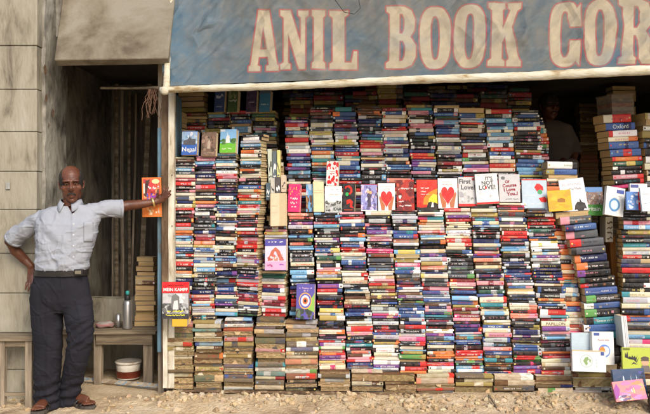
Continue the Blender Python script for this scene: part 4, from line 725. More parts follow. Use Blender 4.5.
for nm,pr,m_ in [('bottle_body',[(s*.95,.002),(s,.01),(s,.2),(s*.9,.215),(s*.6,.232)],steel),('cap',[(s*.62,.232),(s*.66,.235),(s*.64,.262),(s*.45,.272)],blackp),('cap_tip',[(s*.25,.272),(s*.4,.28),(s*.4,.30),(s*.2,.306)],teal)]:
    v,f=lathe(pr,c); obj_from(nm,v,f,m_,True,e2)
c=P(118.3,331,5.86); c.z=zt; v,f=lathe([(.019,.001),(.021,.11),(.019,.11),(.017,.01)],c,16)
o=obj_from('steel_tumbler',v,f,steel,True); setp(o,'narrow steel tumbler left of the flask on the table','tumbler')
# folded cloth bag / papers on table
v,f=ball(P(105,325,5.88),(.075,.07,.03),n=20); v=[p+Vector((0,0,.018*noise.fractal(p*18,1,2,4))) for p in v]
for p in v: p.z=max(p.z,zt+.001)
o=obj_from('folded_cloth',v,f,mat('faded_pink_cloth',[(.4,(.22,.17,.15)),(.5,(.33,.12,.12)),(.6,(.30,.28,.25))],scale=9,stretch=(.4,1,4),bump=.6),True); setp(o,'folded dusty pink and grey cloth bundle on the table','cloth')
# bucket
c=P(128.5,383,5.9); c.z=.03; e3=empty('paint_bucket',c); setp(e3,'old white plastic bucket with red lower band under the table','bucket')
wb=mat('dirty_white_plastic',[(.35,(.32,.25,.17)),(.5,(.55,.50,.42)),(.7,(.65,.62,.56))],scale=9,bump=.2,rough=.5); rb_=mat('red_label',[(.3,(.28,.05,.03)),(.7,(.42,.10,.06))],scale=10,rough=.5)
r=.104
v,f=lathe([(r*.86,0),(r*.87,.01),(r*.92,.09),(r*.95,.125),(r*.80,.125)],c); obj_from('bucket_body',v,f,wb,True,e3)
v,f=lathe([(r*.875,.012),(r*.925,.066),(r*.93,.066)],c+Vector((0,0,0))); obj_from('red_band',[p+Vector(((p-c).x*.012,(p-c).y*.012,0)) for p in v],f,rb_,True,e3)
v,f=lathe([(r*.97,.122),(r*1.02,.126),(r*1.02,.138),(r*.95,.142),(r*.90,.136),(r*.2,.134)],c); obj_from('lid',v,f,wb,True,e3)
# bench at left edge
e4=empty('wooden_bench',P(16,405,5.2)); setp(e4,'weathered wooden bench cut off by the left frame edge','bench')
zt2=P(0,336,5.15).z
def bb(n_,u0,u1,z0,z1,D0,D1): tb(n_,(P(u0,0,D0).x,D0,z0),(P(u1,0,D0).x,D1,z1),wood_g if 'leg' not in n_ else wood_v,e4)
bb('seat_plank',-40,33,zt2-.03,zt2,5.12,5.28)
bb('leg',-1,4.5,.0,zt2-.032,5.14,5.18); bb('leg',25,31.5,.0,zt2-.032,5.14,5.18); bb('stretcher',4.6,24.9,.075,.10,5.145,5.17); bb('rail',4.6,24.9,zt2-.075,zt2-.033,5.15,5.17)
# wrapped bundle on the right-hand stack
e5=empty('wrapped_bundle',P(614,117,5.55)); setp(e5,'dusty clear-wrapped bundle of books on top of the tilted right stack','bundle')
mb=MB(); T=Matrix.Translation(P(615,106,5.66))@Matrix.Rotation(R(14),4,'Z')@Matrix.Rotation(R(-3),4,'Y')
for i in range(5):
    z0=-.078+i*.031; mb.box((-.09,-.09,z0),(.085+.004*(i%2),.09,z0+.029),[(.05,.02,.02),(.09,.07,.06),(.10,.02,.02),(.05,.045,.045),(.12,.09,.07)][i],T=T)
b=mb.build('inner_books',M['old']); child(b,e5)
film,nn,bb_=newmat('dusty_film'); bb_.inputs['Base Color'].default_value=(.35,.3,.25,1); bb_.inputs['Roughness'].default_value=.25; bb_.inputs['Alpha'].default_value=.16
fo=rough_box('plastic_film',(-.098,-.096,-.083),(.098,.096,.084),film,.005,.02,7); fo.matrix_world=T; child(fo,e5)
# crumpled brown sack at lower right
c0=P(668,406,5.0); v,f=ball(c0,(.14,.09,.26),n=44); v=[p+(p-c0).normalized()*(.05*noise.fractal(Vector((p.x*14,p.y*14,p.z*5)),1,2,5)) for p in v]
for p in v:
    t=max(0,min(1,(p.z-c0.z)/.26)); p.x=c0.x+(p.x-c0.x)*(1-.45*t)+.02*t; p.z=max(p.z,.0)
o=obj_from('brown_sack',v,f,mat('brown_sacking',[(.3,(.05,.035,.022)),(.7,(.14,.10,.07))],scale=14,bump=.8,bscale=90),True); setp(o,'crumpled dark brown sack at the lower right edge by the navy cover','sack')
# dim book stacks deep inside the shop (a few per pile)
rb=random.Random(8); mb=MB(); 
x=-1.1
while x<3.3:
    if not (1.80<x<2.42):
        z=.05; top=rb.uniform(1.9,2.5)
        while z<top:
            h=rb.uniform(.02,.05); L=rb.uniform(.17,.21); T=Matrix.Translation((x+rb.uniform(-.01,.01),7.55+rb.uniform(-.01,.01),z+h/2))@Matrix.Rotation(R(rb.gauss(0,3)),4,'Z')
            book_geo(mb,T,L,.14,h*.96,rb.choice('edeuksmdc'),'c',None,rb,old=True,marks=False); z+=h
    x+=.225
o=mb.build('background_books',[M['cover'],M['pages'],M['old']]); setp(o,'unlit piles of brown old books deep inside the dark shop','books',kind='stuff')
# ---------------------------------------------------------------- awning
def vb(u): return 86+(u-170)*(66.5-86)/(650-170)
def Db(u): return 5.22-(u-170)/480*.22
def Dc(u,v):
    s=(vb(u)-v); return Db(u)+s/137*.55
LET={
'I':([(0,0),(1,0),(1,.09),(.84,.13),(.84,.87),(1,.91),(1,1),(0,1),(0,.91),(.16,.87),(.16,.13),(0,.09)],[]),
'L':([(0,0),(1,0),(1,.3),(.88,.3),(.8,.11),(.54,.11),(.54,.88),(.68,.92),(.68,1),(0,1),(0,.92),(.12,.88),(.12,.12),(0,.08)],[]),
'A':([(0,0),(.38,0),(.38,.08),(.29,.1),(.33,.24),(.63,.24),(.67,.1),(.58,.08),(.58,0),(1,0),(1,.08),(.94,.1),(.68,1),(.33,1),(.06,.1),(0,.08)],[[(.37,.36),(.60,.36),(.49,.74)]]),
'N':([(0,0),(.36,0),(.36,.08),(.27,.12),(.27,.62),(.66,0),(.88,0),(.88,.88),(1,.92),(1,1),(.64,1),(.64,.92),(.73,.88),(.73,.42),(.36,1),(0,1),(0,.92),(.12,.88),(.12,.12),(0,.08)],[]),
'B':([(0,0),(.62,0),(.85,.05),(.98,.18),(.97,.38),(.8,.51),(.93,.62),(.95,.8),(.83,.95),(.6,1),(0,1),(0,.92),(.11,.88),(.11,.12),(0,.08)],[[(.43,.11),(.55,.12),(.62,.2),(.62,.36),(.55,.44),(.43,.44)],[(.43,.56),(.53,.56),(.6,.64),(.6,.8),(.53,.88),(.43,.88)]]),
'K':([(0,0),(.5,0),(.5,.08),(.42,.12),(.42,.38),(.5,.48),(.63,.12),(.56,.08),(.56,0),(1,0),(1,.08),(.94,.12),(.69,.62),(.86,.88),(.97,.92),(.97,1),(.58,1),(.58,.92),(.65,.88),(.42,.58),(.42,.88),(.5,.92),(.5,1),(0,1),(0,.92),(.11,.88),(.11,.12),(0,.08)],[]),
'R':([(0,0),(.5,0),(.5,.08),(.42,.12),(.42,.44),(.5,.44),(.57,.36),(.6,.08),(.7,0),(1,0),(1,.08),(.92,.12),(.89,.38),(.77,.5),(.91,.6),(.95,.78),(.85,.94),(.6,1),(0,1),(0,.92),(.11,.88),(.11,.12),(0,.08)],[[(.42,.55),(.53,.55),(.62,.64),(.62,.80),(.53,.89),(.42,.89)]]),
'E':([(0,0),(1,0),(1,.3),(.88,.3),(.8,.12),(.44,.12),(.44,.45),(.58,.45),(.64,.35),(.74,.35),(.74,.67),(.64,.67),(.58,.57),(.44,.57),(.44,.88),(.78,.88),(.86,.72),(.97,.72),(.97,1),(0,1),(0,.92),(.11,.88),(.11,.12),(0,.08)],[])}
def sup(cx,cy,rx,ry,a0,a1,n=24,e=2.7):
    out=[]
    for i in range(n+1):
        t=R(a0+(a1-a0)*i/n); c,s=math.cos(t),math.sin(t)
        out.append((cx+rx*math.copysign(abs(c)**(2/e),c),cy+ry*math.copysign(abs(s)**(2/e),s)))
    return out
LET['O']=(sup(.5,.5,.5,.5,0,345),[sup(.5,.5,.15,.36,0,345)])
LET['C']=(sup(.5,.5,.5,.5,48,318)+[(.86,.10),(.98,.02),(.98,.4),(.66,.4)]+sup(.5,.5,.16,.36,315,60)+[(.66,.62),(.98,.62),(.98,.97),(.86,.9)],[])
WORD=[('A',248.5,279,11,71),('N',280.5,308.5,11,70),('I',312,325,10.5,69.5),('L',329.5,357,10.5,69.5),('B',386,416,8.5,68),('O',419.5,450.5,7.5,68.5),('O',453.5,484.5,6.5,68),('K',487,520.5,5,66.5),('C',549,580,3,66.5),('O',583,614,1.5,65.5),('R',617.5,651,.5,64),('N',655,687,-1,63),('E',691,718,-2,62),('R',722,756,-3,61)]
du=.42; us=np.arange(163,800,du); ts=np.linspace(0,1,300); VT=-46
U,Tt=np.meshgrid(us,ts); VB=86+(U-170)*(66.5-86)/480; Vv=VB+(VT-VB)*Tt
col=np.zeros(U.shape+(3,)); base=np.array([.066,.088,.098]); col[:]=base
def sdf(px,py,poly):
    d=np.full(px.shape,1e9); ins=np.zeros(px.shape,bool); n=len(poly)
    for i in range(n):
        ax,ay=poly[i]; bx,by=poly[(i+1)%n]; ex,ey=bx-ax,by-ay; wx,wy=px-ax,py-ay
        t=np.clip((wx*ex+wy*ey)/(ex*ex+ey*ey+1e-12),0,1); d=np.minimum(d,(wx-ex*t)**2+(wy-ey*t)**2)
        c=((ay<=py)&(by>py))|((by<=py)&(ay>py)); xi=ax+(py-ay)/(by-ay+1e-12)*ex; ins^=c&(px<xi)
    return np.where(ins,-1,1)*np.sqrt(d)
for ch,x0,x1,y0,y1 in WORD:
    m=(U>x0-4)&(U<x1+4)&(Vv>y0-4)&(Vv<y1+4); pu,pv=U[m],Vv[m]; o_,hs=LET[ch]
    tr=lambda q:[(x0+a*(x1-x0),y1-b*(y1-y0)) for a,b in q]
    dd=sdf(pu,pv,tr(o_))
    for h in hs: dd=np.maximum(dd,-sdf(pu,pv,tr(h)))
    cc=col[m]
    def blend(cc,w,c2): w=np.clip(w,0,1)[:,None]; return cc*(1-w)+np.array(c2)*w
    cc=blend(cc,(1.75-dd)/.5,(.29,.05,.045)); cc=blend(cc,(.75-dd)/.5,(.19,.12,.105)) ; cc=blend(cc,(.2-dd)/.5,(.33,.275,.185)); col[m]=cc
# dirt: brownish wash towards the foot, edges and in blotches of its own shape
hsh=np.zeros(U.shape)
D=5.22-(U-170)/480*.22+(VB-Vv)/137*.55
rgn=np.random.RandomState(3)
def vnoise(x,y,seed):
    r=np.random.RandomState(seed).rand(256,256); xi=np.floor(x).astype(int); yi=np.floor(y).astype(int); fx=x-xi; fy=y-yi; fx=fx*fx*(3-2*fx); fy=fy*fy*(3-2*fy)
    g=lambda a,b:r[a%256,b%256]; return (g(xi,yi)*(1-fx)+g(xi+1,yi)*fx)*(1-fy)+(g(xi,yi+1)*(1-fx)+g(xi+1,yi+1)*fx)*fy
def fbm(x,y,s,o=5): return sum(vnoise(x*2**k,y*2**k,s+k)/2**k for k in range(o))/sum(1/2**k for k in range(o))
f1=fbm(U/45,Vv/22,5); f2=fbm(U/9,Vv/40,15); f3=fbm(U/14,Vv/7,40)
bl=np.clip((fbm(U/34,Vv/20,115)-.5)*4,0,1)*.40*np.clip((Vv-8)/40,.25,1)
col=col*(1-bl[...,None])+np.array([.042,.095,.142])*bl[...,None]
wash=np.clip((f1-.44)*3.2,0,1)*.26+np.clip((f2-.5)*3.5,0,1)*.22+np.clip((30-Vv)/70,0,1)*.35
col=col*(1-wash[...,None])+np.array([.165,.125,.08])*wash[...,None]
wh=np.clip((f3-.60)*4,0,1)*.25; col=col*(1-wh[...,None])+np.array([.22,.235,.23])*wh[...,None]
# brighter, bluer left end
lb=np.clip((250-U)/80,0,1)*.5; col=col*(1-lb[...,None])+np.array([.06,.14,.21])*lb[...,None]
fold=(fbm(U/50+Vv/60,Vv/48-U/200,60,4)-.5)*.10+(fbm(U/11+Vv/14,Vv/40-U/60,70,3)-.5)*.012
def ridge(x,y,s): 
    n=fbm(x,y,s,3); return np.clip(1-np.abs(2*n-1)*5.5,0,1)
fold+=.016*ridge((U+Vv*1.1)/26,(Vv-U*.25)/70,130)*np.clip((330-U)/150,.25,1)-.012*ridge((U+Vv*.7)/40,(Vv-U*.1)/90,150)-.010*ridge((U-Vv*.5)/55,(Vv+U*.1)/60,170)
fold+=.012*np.sin((U*.45+Vv*.9)/13+4*fbm(U/60,Vv/60,90))*np.clip(1-Tt,0,1)
fold-=.05*np.sin(np.pi*np.clip((U-163)/640,0,1))*np.sin(np.pi*Tt)*.5
ed=np.clip(Tt/.06,0,1)
Y=D+fold*ed
X=(U-325)/F*D; Z=CZ-(Vv-207)/F*D
e6=empty('awning',(X.min(),5.22,2.2)); setp(e6,'faded blue tarpaulin awning lettered ANIL BOOK CORNER in cream and red','awning')
nr,nc=U.shape; co_=np.stack([X,Y,Z],-1).reshape(-1,3)
idx=np.arange(nr*nc).reshape(nr,nc); fa=np.stack([idx[:-1,:-1],idx[:-1,1:],idx[1:,1:],idx[1:,:-1]],-1).reshape(-1,4)
me=bpy.data.meshes.new('tarpaulin'); me.vertices.add(len(co_)); me.vertices.foreach_set('co',co_.ravel()); me.loops.add(fa.size); me.loops.foreach_set('vertex_index',fa.ravel()); me.polygons.add(len(fa)); me.polygons.foreach_set('loop_start',np.arange(0,fa.size,4)); me.polygons.foreach_set('loop_total',np.full(len(fa),4)); me.update(calc_edges=True)
at=me.color_attributes.new('Col','FLOAT_COLOR','POINT'); c4=np.ones((len(co_),4),np.float32); c4[:,:3]=col.reshape(-1,3); at.data.foreach_set('color',c4.ravel())
me.polygons.foreach_set('use_smooth',[True]*len(fa)); me.validate()
tm=attr_mat('tarpaulin_cloth',rough=.65,wear=.45,wscale=9,bump=.3,bscale=140,spec=.2,dark=(.16,.135,.10)); me.materials.append(tm)
o=bpy.data.objects.new('tarpaulin',me); COL.objects.link(o); child(o,e6)
# cloth roof running back to the facade
t0=co_[-nc]; t1=co_[-1]
rfm=mat('blue_tarpaulin',[(.3,(.08,.13,.18)),(.7,(.16,.21,.24))],scale=3,bump=.3)
obj_from('awning_roof',[t0,t1,(t1[0]+.2,5.94,t1[2]+.22),(t0[0],5.94,t0[2]+.22)],[(0,1,2,3)],rfm,False,e6)
pts=[];rad=[]
for u in np.arange(160.5,801,4):
    pts.append(P(u,vb(u)+4.2+.5*math.sin(u/37),Db(u)-.005)); rad.append((.0235+.0012*math.sin(u*.21)+.0008*math.sin(u*.53+1)+.000022*(u-160),.028))
v,f=tube(pts,rad,n=14); v=[p+Vector((0,0,.0012*noise.fractal(p*9,1,2,4))) for p in v]; obj_from('hem_roll',v,f,hem,True,e6)
pts=[P(165,93,5.2),P(166.5,86,5.21),P(167,70,5.26),P(168,45,5.36),P(170,20,5.47),P(171.5,0,5.56),P(175,-46,5.75)]
v,f=tube(pts,[(.026,.02)]*2+[(.022,.02)]*5,n=12); v=[p+Vector((.004*noise.noise(p*25),0,0)) for p in v]; obj_from('edge_roll',v,f,hem,True,e6)
v,f=ball(P(164.5,91,5.19),(.030,.03,.030),n=14); obj_from('corner_knot',[p+Vector((0,0,.01*noise.noise(p*40))) for p in v],f,hem,True,e6)
pts=[P(330,-5,5.45),P(338,6,5.41),P(344,14,5.37),P(354,16,5.36),P(360,10,5.38),P(357,-6,5.45)]
v,f=tube([p+Vector((0,-.05,0)) for p in pts],[.0025]*6,n=6); obj_from('loose_string',v,f,blackp,True,e6)
# ---------------------------------------------------------------- people
nz=noise.fractal
skin=mat('brown_skin',[(.32,(.062,.021,.011)),(.5,(.10,.034,.017)),(.68,(.14,.050,.025))],scale=11,bump=.35,bscale=260,rough=.42,spec=.4,dist=.003)
hairm=mat('greying_hair',[(.35,(.010,.008,.007)),(.7,(.040,.034,.030))],scale=60,stretch=(1,1,.2),bump=.8,bscale=200,rough=.7)
eyew=mat('eye_white',[(.3,(.20,.17,.14)),(.7,(.25,.21,.18))],rough=.2,bump=0); iris=mat('dark_iris',[(.3,(.01,.006,.004)),(.7,(.02,.012,.008))],rough=.15,bump=0)
def stripe_shirt():
    m,n,b=newmat('striped_shirt'); L=n.links; tc=N(n,'ShaderNodeTexCoord'); mp=N(n,'ShaderNodeMapping'); L.new(tc.outputs['Object'],mp.inputs[0])
    wv=N(n,'ShaderNodeTexWave',bands_direction='X'); wv.inputs['Scale'].default_value=38; wv.inputs['Distortion'].default_value=.4; wv.inputs['Detail'].default_value=1; L.new(mp.outputs[0],wv.inputs[0])
    r=ramp(n,[(.5,(.285,.30,.335)),(.95,(.27,.285,.322))]); L.new(wv.outputs[0],r.inputs[0]); L.new(r.outputs[0],b.inputs['Base Color']); b.inputs['Roughness'].default_value=.85; b.inputs['Specular IOR Level'].default_value=.15
    q=N(n,'ShaderNodeTexNoise'); q.inputs['Scale'].default_value=22; q.inputs['Detail'].default_value=6; L.new(mp.outputs[0],q.inputs[0]); u=N(n,'ShaderNodeBump'); u.inputs['Strength'].default_value=.35; u.inputs['Distance'].default_value=.012; L.new(q.outputs[0],u.inputs['Height']); L.new(u.outputs[0],b.inputs['Normal']); return m
shirtm=stripe_shirt()
trm=mat('dark_navy_cloth',[(.3,(.0105,.010,.0145)),(.7,(.017,.0165,.0225))],scale=5,bump=.3,bscale=60,rough=.85,spec=.2)
btn=mat('button',[(.3,(.5,.5,.5)),(.7,(.6,.6,.6))],rough=.3,bump=0)
def head_mesh(T,voxel=.0028):
    """head in its own frame: face to -Y, chin at z=-.13, crown at z=.13; T places it"""
    E=lambda c,r:ball(c,r,n=28)
    parts=[E((0,.012,.038),(.080,.098,.090)),E((0,-.015,-.03),(.069,.080,.085)),E((0,-.045,-.078),(.042,.040,.044)),E((0,-.066,-.100),(.021,.018,.019)),
      E((-.046,-.052,-.018),(.025,.026,.024)),E((.046,-.052,-.018),(.025,.026,.024)),E((-.048,-.012,-.062),(.018,.038,.034)),E((.048,-.012,-.062),(.020,.040,.036)),
      E((-.03,-.078,.030),(.028,.013,.009)),E((.03,-.078,.030),(.028,.013,.009)),E((0,-.082,-.064),(.026,.016,.012)),E((0,-.080,-.078),(.020,.014,.008)),
      tube([(0,-.084,.026),(0,-.098,.004),(0,-.112,-.020),(0,-.106,-.032)],[(.008,.007),(.009,.010),(.013,.012),(.012,.010)],n=12),E((-.0135,-.096,-.026),(.009,.010,.008)),E((.0135,-.096,-.026),(.009,.010,.008)),
      tube([(0,.015,-.05),(0,.02,-.12),(0,.03,-.19)],[(.054,.056),(.050,.052),(.060,.058)],n=20)]
    for s in(-1,1):
        parts.append(tube([(s*.074,.014,.026),(s*.084,.022,.024),(s*.086,.018,.0),(s*.081,.006,-.022),(s*.073,.002,-.028)],[(.006,.011),(.006,.016),(.006,.015),(.006,.009),(.005,.006)],n=10))
    me=fuse(parts,voxel,3,.45)
    def fn(c,n_):
        d=0
        for s in(-1,1):
            if c.y<-.02:
                d-=.013*math.exp(-((c.x-s*.031)/.017)**2-((c.z-.010)/.0095)**2)     # sockets
                d+=.003*math.exp(-((c.x-s*.031)/.018)**2-((c.z+.012)/.005)**2)      # lower lid
                d-=.003*math.exp(-(((c.x-s*.036)+(c.z+.045)*.35*s)/.005)**2-((c.z+.050)/.025)**2) # cheek fold
        if c.y<-.05:
            d-=.0045*math.exp(-((c.x)/.022)**2-((c.z+.071)/.0028)**2)   # mouth line
            d-=.004*math.exp(-((c.x)/.03)**2-((c.z+.088)/.006)**2)
            for k in range(3): d-=.0012*math.exp(-((c.x)/.04)**2-((c.z-.050-k*.012)/.0022)**2) # brow lines
        return d
    displace(me,fn)
    return me
def attach_face(T,par,hair='bald'):
    # hair shell follows the skull on sides and back
    V=[];Fc=[];n=72;m=34
    rg=random.Random(3)
    ks={}
    for i in range(m+1):
        th=math.pi*i/m*.72
        for k in range(n):
            ph=2*math.pi*k/n
            x=math.sin(th)*math.cos(ph);y=math.sin(th)*math.sin(ph);z=math.cos(th)
            p=Vector((.080*x,.012+.098*y,.038+.090*z)); nn=Vector((x,y,z)); t=.0045+.003*noise.noise(p*120)
            ok=(i>=1)
            yy=p.y; zz=p.z
            if hair=='bald':
                ok = (zz<.108 and yy>-.060+max(0,(zz-.05))*.9 and (abs(p.x)>.030+(.1-zz)*0 or yy>.03)) and zz>-.03-.02*(yy>.05)
                if yy<.02 and zz>.092: ok=False
                if yy<-.02 and zz<.0: ok=zz>-.012
            else: ok = zz>.0 or yy>.03
            V.append(p+nn*t); ks[(i,k)]=ok
    for i in range(m):
        for k in range(n):
            if ks[(i,k)] and ks[(i+1,k)] and ks[(i,(k+1)%n)] and ks[(i+1,(k+1)%n)]: Fc.append((i*n+k,(i+1)*n+k,(i+1)*n+(k+1)%n,i*n+(k+1)%n))
    o=obj_from('hair',[T@p for p in V],Fc,hairm,True,par); s=o.modifiers.new('s','SOLIDIFY'); s.thickness=.005; s.offset=-1
    for s in(-1,1):
        v,f=ball((s*.031,-.0640,.008),(.0115,.0115,.0085),n=14); e=obj_from('eye',[T@p for p in v],f,eyew,True,par)
        v,f=ball((s*.031,-.0732,.0075),(.0052,.0036,.0055),n=12); child_i=obj_from('iris',[T@p for p in v],f,iris,True); child_i.parent=e; child_i.matrix_parent_inverse=e.matrix_world.inverted()
        v,f=tube([(s*.013,-.082,.026),(s*.026,-.087,.0325),(s*.040,-.081,.033),(s*.050,-.070,.027)],[(.0028,.002),(.004,.0025),(.0036,.0025),(.002,.0015)],n=8); obj_from('eyebrow',[T@p for p in v],f,hairm,True,par)
        v,f=tube([(s*.017,-.0750,.0125),(s*.031,-.0785,.0150),(s*.045,-.0705,.0115)],[(.003,.0045)]*3,n=8); obj_from('eyelid',[T@p for p in v],f,skin,True,par)
    pts=[(-.030,-.0845,-.0655),(-.018,-.0955,-.0555),(0,-.1005,-.0525),(.018,-.0955,-.0555),(.030,-.0845,-.0655)]
    v,f=tube(pts,[(.003,.002),(.0058,.004),(.0060,.004),(.0058,.004),(.003,.002)],n=8); obj_from('moustache',[T@(p+Vector((0,.001,.0015*noise.noise(p*300)))) for p in v],f,mat('dark_moustache',[(.3,(.012,.009,.008)),(.7,(.035,.03,.028))],scale=60,rough=.8),True,par)
def px(u,v,d=0): return P(u,v,5.1+d)
def ringbody(rows,n=28,base=5.1):   # rows: v, centre u, half width px, depth m, depth offset
    V=[];Fc=[]
    for (v,u,hw,dp,do) in rows:
        c=P(u,v,base+do); rx=hw/F*(base+do)
        for k in range(n):
            a=2*math.pi*k/n; ca,sa=math.cos(a),math.sin(a)
            V.append(c+Vector((rx*math.copysign(abs(ca)**.8,ca),dp*math.copysign(abs(sa)**.9,sa),0)))
    for i in range(len(rows)-1):
        for k in range(n): Fc.append((i*n+k,(i+1)*n+k,(i+1)*n+(k+1)%n,i*n+(k+1)%n))
    Fc.append(tuple(range(n))); Fc.append(tuple(range(len(rows)*n-1,(len(rows)-1)*n-1,-1))); return V,Fc
man=empty('person',px(66,408)); setp(man,'man in pale striped short-sleeved shirt and dark trousers leaning one hand on the post','person')
HT=Matrix.Translation(px(71.5,184.8,-.02))@Matrix.Rotation(R(17),4,'Z')@Matrix.Rotation(R(-3),4,'Y')@Matrix.Rotation(R(5),4,'X')@Matrix.Diagonal((.97,1.03,1.04,1))
hm=head_mesh(HT)
hm.transform(HT)
tmp=([v.co.copy() for v in hm.vertices],[tuple(p.vertices) for p in hm.polygons])
# arms
elb=px(9.5,243,.10); wr=px(31,266,.17)
armL=tube([px(46,220,.02),px(28,230,.06),elb,px(15,250,.14),px(25,260,.17),wr],[.046,.043,.040,.039,.032,.025],n=16)
hand2=[ball(wr,.0255,n=14),tube([wr,px(32,275,.17),px(31,283,.15)],[(.026,.018),(.035,.018),(.031,.014)],n=12)]
for k,(du_,l,cv_) in enumerate([(-4.2,8,0),(-1.6,9.5,0),(.9,9,0),(3.2,7,0)]):
    b=px(31+du_,282,.145); hand2.append(tube([b,px(30.6+du_*1.1,282+l*.55,.125),px(30+du_*1.1,282+l,.12)],[.0085,.008,.006],n=8))
hand2.append(tube([px(35,271,.15),px(38,276,.12),px(39,281,.105)],[.011,.010,.007],n=8))
sh2=px(95,211,.03)
hd=px(160,199.5,.225)
armR=tube([sh2,px(115,208.6,.09),px(128,205.5,.13),px(141,204.2,.18),px(153.5,202.3,.215),px(157,201.3,.222)],[.042,.040,.0385,.033,.0245,.024],n=16)
# hand leaning on the post: palm, four fingers up to the right round the edge, thumb out
hand1=[tube([px(154.5,202,.218),px(159,199.8,.224),px(163.5,197,.222)],[(.022,.018),(.030,.016),(.032,.014)],n=12)]
for k,(a,b,c) in enumerate([((163.2,193.4),(163.8,189.2),(164.6,185.4)),((164.8,194.4),(166.4,190.6),(168.2,187.2)),((166,196),(168.6,193),(170.8,190.4)),((166.4,198),(168.9,196),(171,194))]):
    hand1.append(tube([px(162,198,.222),px(*a,.215),px(*b,.212),px(*c,.232)],[.0115,.0105,.0098,.0075],n=8))
hand1.append(tube([px(158,197.5,.214),px(157.6,193,.20),px(158.2,189,.205)],[.0115,.0105,.007],n=8))
core=ringbody([(206,70,12,.05,.02),(214,68,24,.08,.01),(235,67,24,.10,.01),(262,65,22,.10,.01),(285,61,24,.10,.01),(300,61,24,.10,.01)])
legA=tube([px(47,290,.02),px(47.5,340,.0),px(47,398,.04)],[.08,.055,.036],n=14); legB=tube([px(74,290,.0),px(80,335,-.03),px(75,370,.02),px(71,398,.085)],[.08,.055,.05,.036],n=14)
def foot(a,dirv,l=.23):
    a=Vector(a); d_=Vector(dirv).normalized(); side=Vector((-d_.y,d_.x,0)); pr=[]
    pr.append(tube([a+Vector((0,0,.09)),a+Vector((0,0,.045)),a+d_*.05+Vector((0,0,.042)),a+d_*.12+Vector((0,0,.034)),a+d_*.17+Vector((0,0,.026))],[(.036,.036),(.036,.034),(.036,.030),(.042,.022),(.042,.016)],n=14))
    pr.append(ball(a-d_*.025+Vector((0,0,.036)),.034,n=14))
    for k,(o_,l_,r_) in enumerate([(-.031,.208,.013),(-.011,.212,.0095),(.007,.205,.009),(.022,.196,.0085),(.036,.184,.008)]):
        o_=o_*(1 if foot.s>0 else -1)
        pr.append(tube([a+d_*.15+side*o_+Vector((0,0,.026)),a+d_*(l_-.015)+side*o_+Vector((0,0,.023)),a+d_*l_+side*o_+Vector((0,0,.018))],[r_,r_,r_*.75],n=8))
    return pr
fa_=px(47.5,404,.05); fa_.z=.018; fb_=px(72.5,404,.10); fb_.z=.018
dA=(.03,-1,0); dB=(.93,-.62,0)
foot.s=1; F1=foot(fa_,dA); foot.s=-1; F2=foot(fb_,dB)
bm_=fuse([core,armL,armR,legA,legB]+hand1+hand2+F1+F2+[tube([px(71.5,206,.0),px(71,199,-.005),px(71.5,192,-.0)],[(.060,.058),(.055,.055),(.052,.05)],n=16)],.0034,3,.45)
# join head to body as one continuous mesh (fused again)
bv_=([v.co.copy() for v in bm_.vertices],[tuple(p.vertices) for p in bm_.polygons])
bm2=fuse([bv_,tmp],.0030,1,.4)
displace(bm2,lambda c,n_:.0006*nz(c*55,1,2,3))
mesh_obj('body',bm2,skin,man)
attach_face(HT,man)
# shirt
torso=ringbody([(205.5,71.5,14,.070,.0),(208,71,21,.085,.01),(211.5,70,27,.100,.01),(217,69,31.5,.112,.01),(224,67.5,31.5,.124,.0),(236,66.3,29.2,.128,-.005),(250,64.6,27.0,.130,-.01),(260,63.3,26.0,.130,-.01),(267,62.4,25.6,.128,-.01),(272,61.6,24.4,.120,-.005)],n=36)
slL=tube([px(50,218,.01),px(41,219,.02),px(32,225,.04),px(22,232.5,.07),px(14,239,.095)],[.060,.062,.060,.061,.067],n=20)
slR=tube([px(88,214,.01),px(97,210,.03),px(106,209,.06),px(114,208.8,.09),px(121,208.8,.11)],[.064,.062,.060,.062,.066],n=20)
sm=fuse([torso,slL,slR],.0042,5,.5)
def folds(c,n_):
    u=325+(c.x/c.y)*F; v=207-(c.z-CZ)/c.y*F
    d=0
    # soft large drape
    d+=.006*nz(Vector((c.x*7,c.y*7,c.z*5)),1,2,3)
    # diagonal pulls fanning from each armpit
    for (au,av,sg) in [(94,219,1),(40,226,-1)]:
        du_,dv=u-au,v-av; r=math.hypot(du_,dv)+1; an=math.atan2(dv,du_*-sg)
        w_=math.exp(-((r-18)/18)**2)
        d+=.0055*w_*min(1,r/14)*math.sin(an*4.5+2.2*nz(Vector((c.x*6,c.z*6,1)),1,2,2))
    # blousing over the belt
    if v>252: d+=(.005*math.sin(u*.40+4*nz(Vector((c.x*8,0,c.z*4)),1,2,2))*min(1,(v-252)/12)+.003*math.sin(v*.6+u*.2+3*nz(Vector((c.x*6,0,c.z*6)),1,2,2)))*(1 if v<264 else max(0,(270-v)/6))
    # thin cotton: narrow sharp creases
    def rdg(p,w=.10): return max(0,1-abs(nz(p,1,2,3))/w)
    if u>92 or u<40 and v<246:
        s_=1 if u>92 else -1
        d+=.0055*rdg(Vector((c.x*7+s_*c.z*6,c.y*3,c.z*4-c.x*s_*2)),.22)-.003*rdg(Vector((c.x*5,c.y*5,c.z*14+4)),.2)
    else:
        d+=.0045*rdg(Vector((c.x*5+c.z*3,2,c.z*6-c.x*2)),.16)+.0035*rdg(Vector((c.x*12,7,c.z*5)),.16)*(v>240)-.003*rdg(Vector((c.x*4,3,c.z*13)),.16)*(v>236)
    # placket ridge
    pu=72.5+(v-215)*.02+ (2.4 if v>235 else 0)*0
    if c.y<5.08: d+=.0025*math.exp(-((u-pu)/1.6)**4)
    return d
displace(sm,folds)
bm=bmesh.new(); bm.from_mesh(sm)
dl=[]
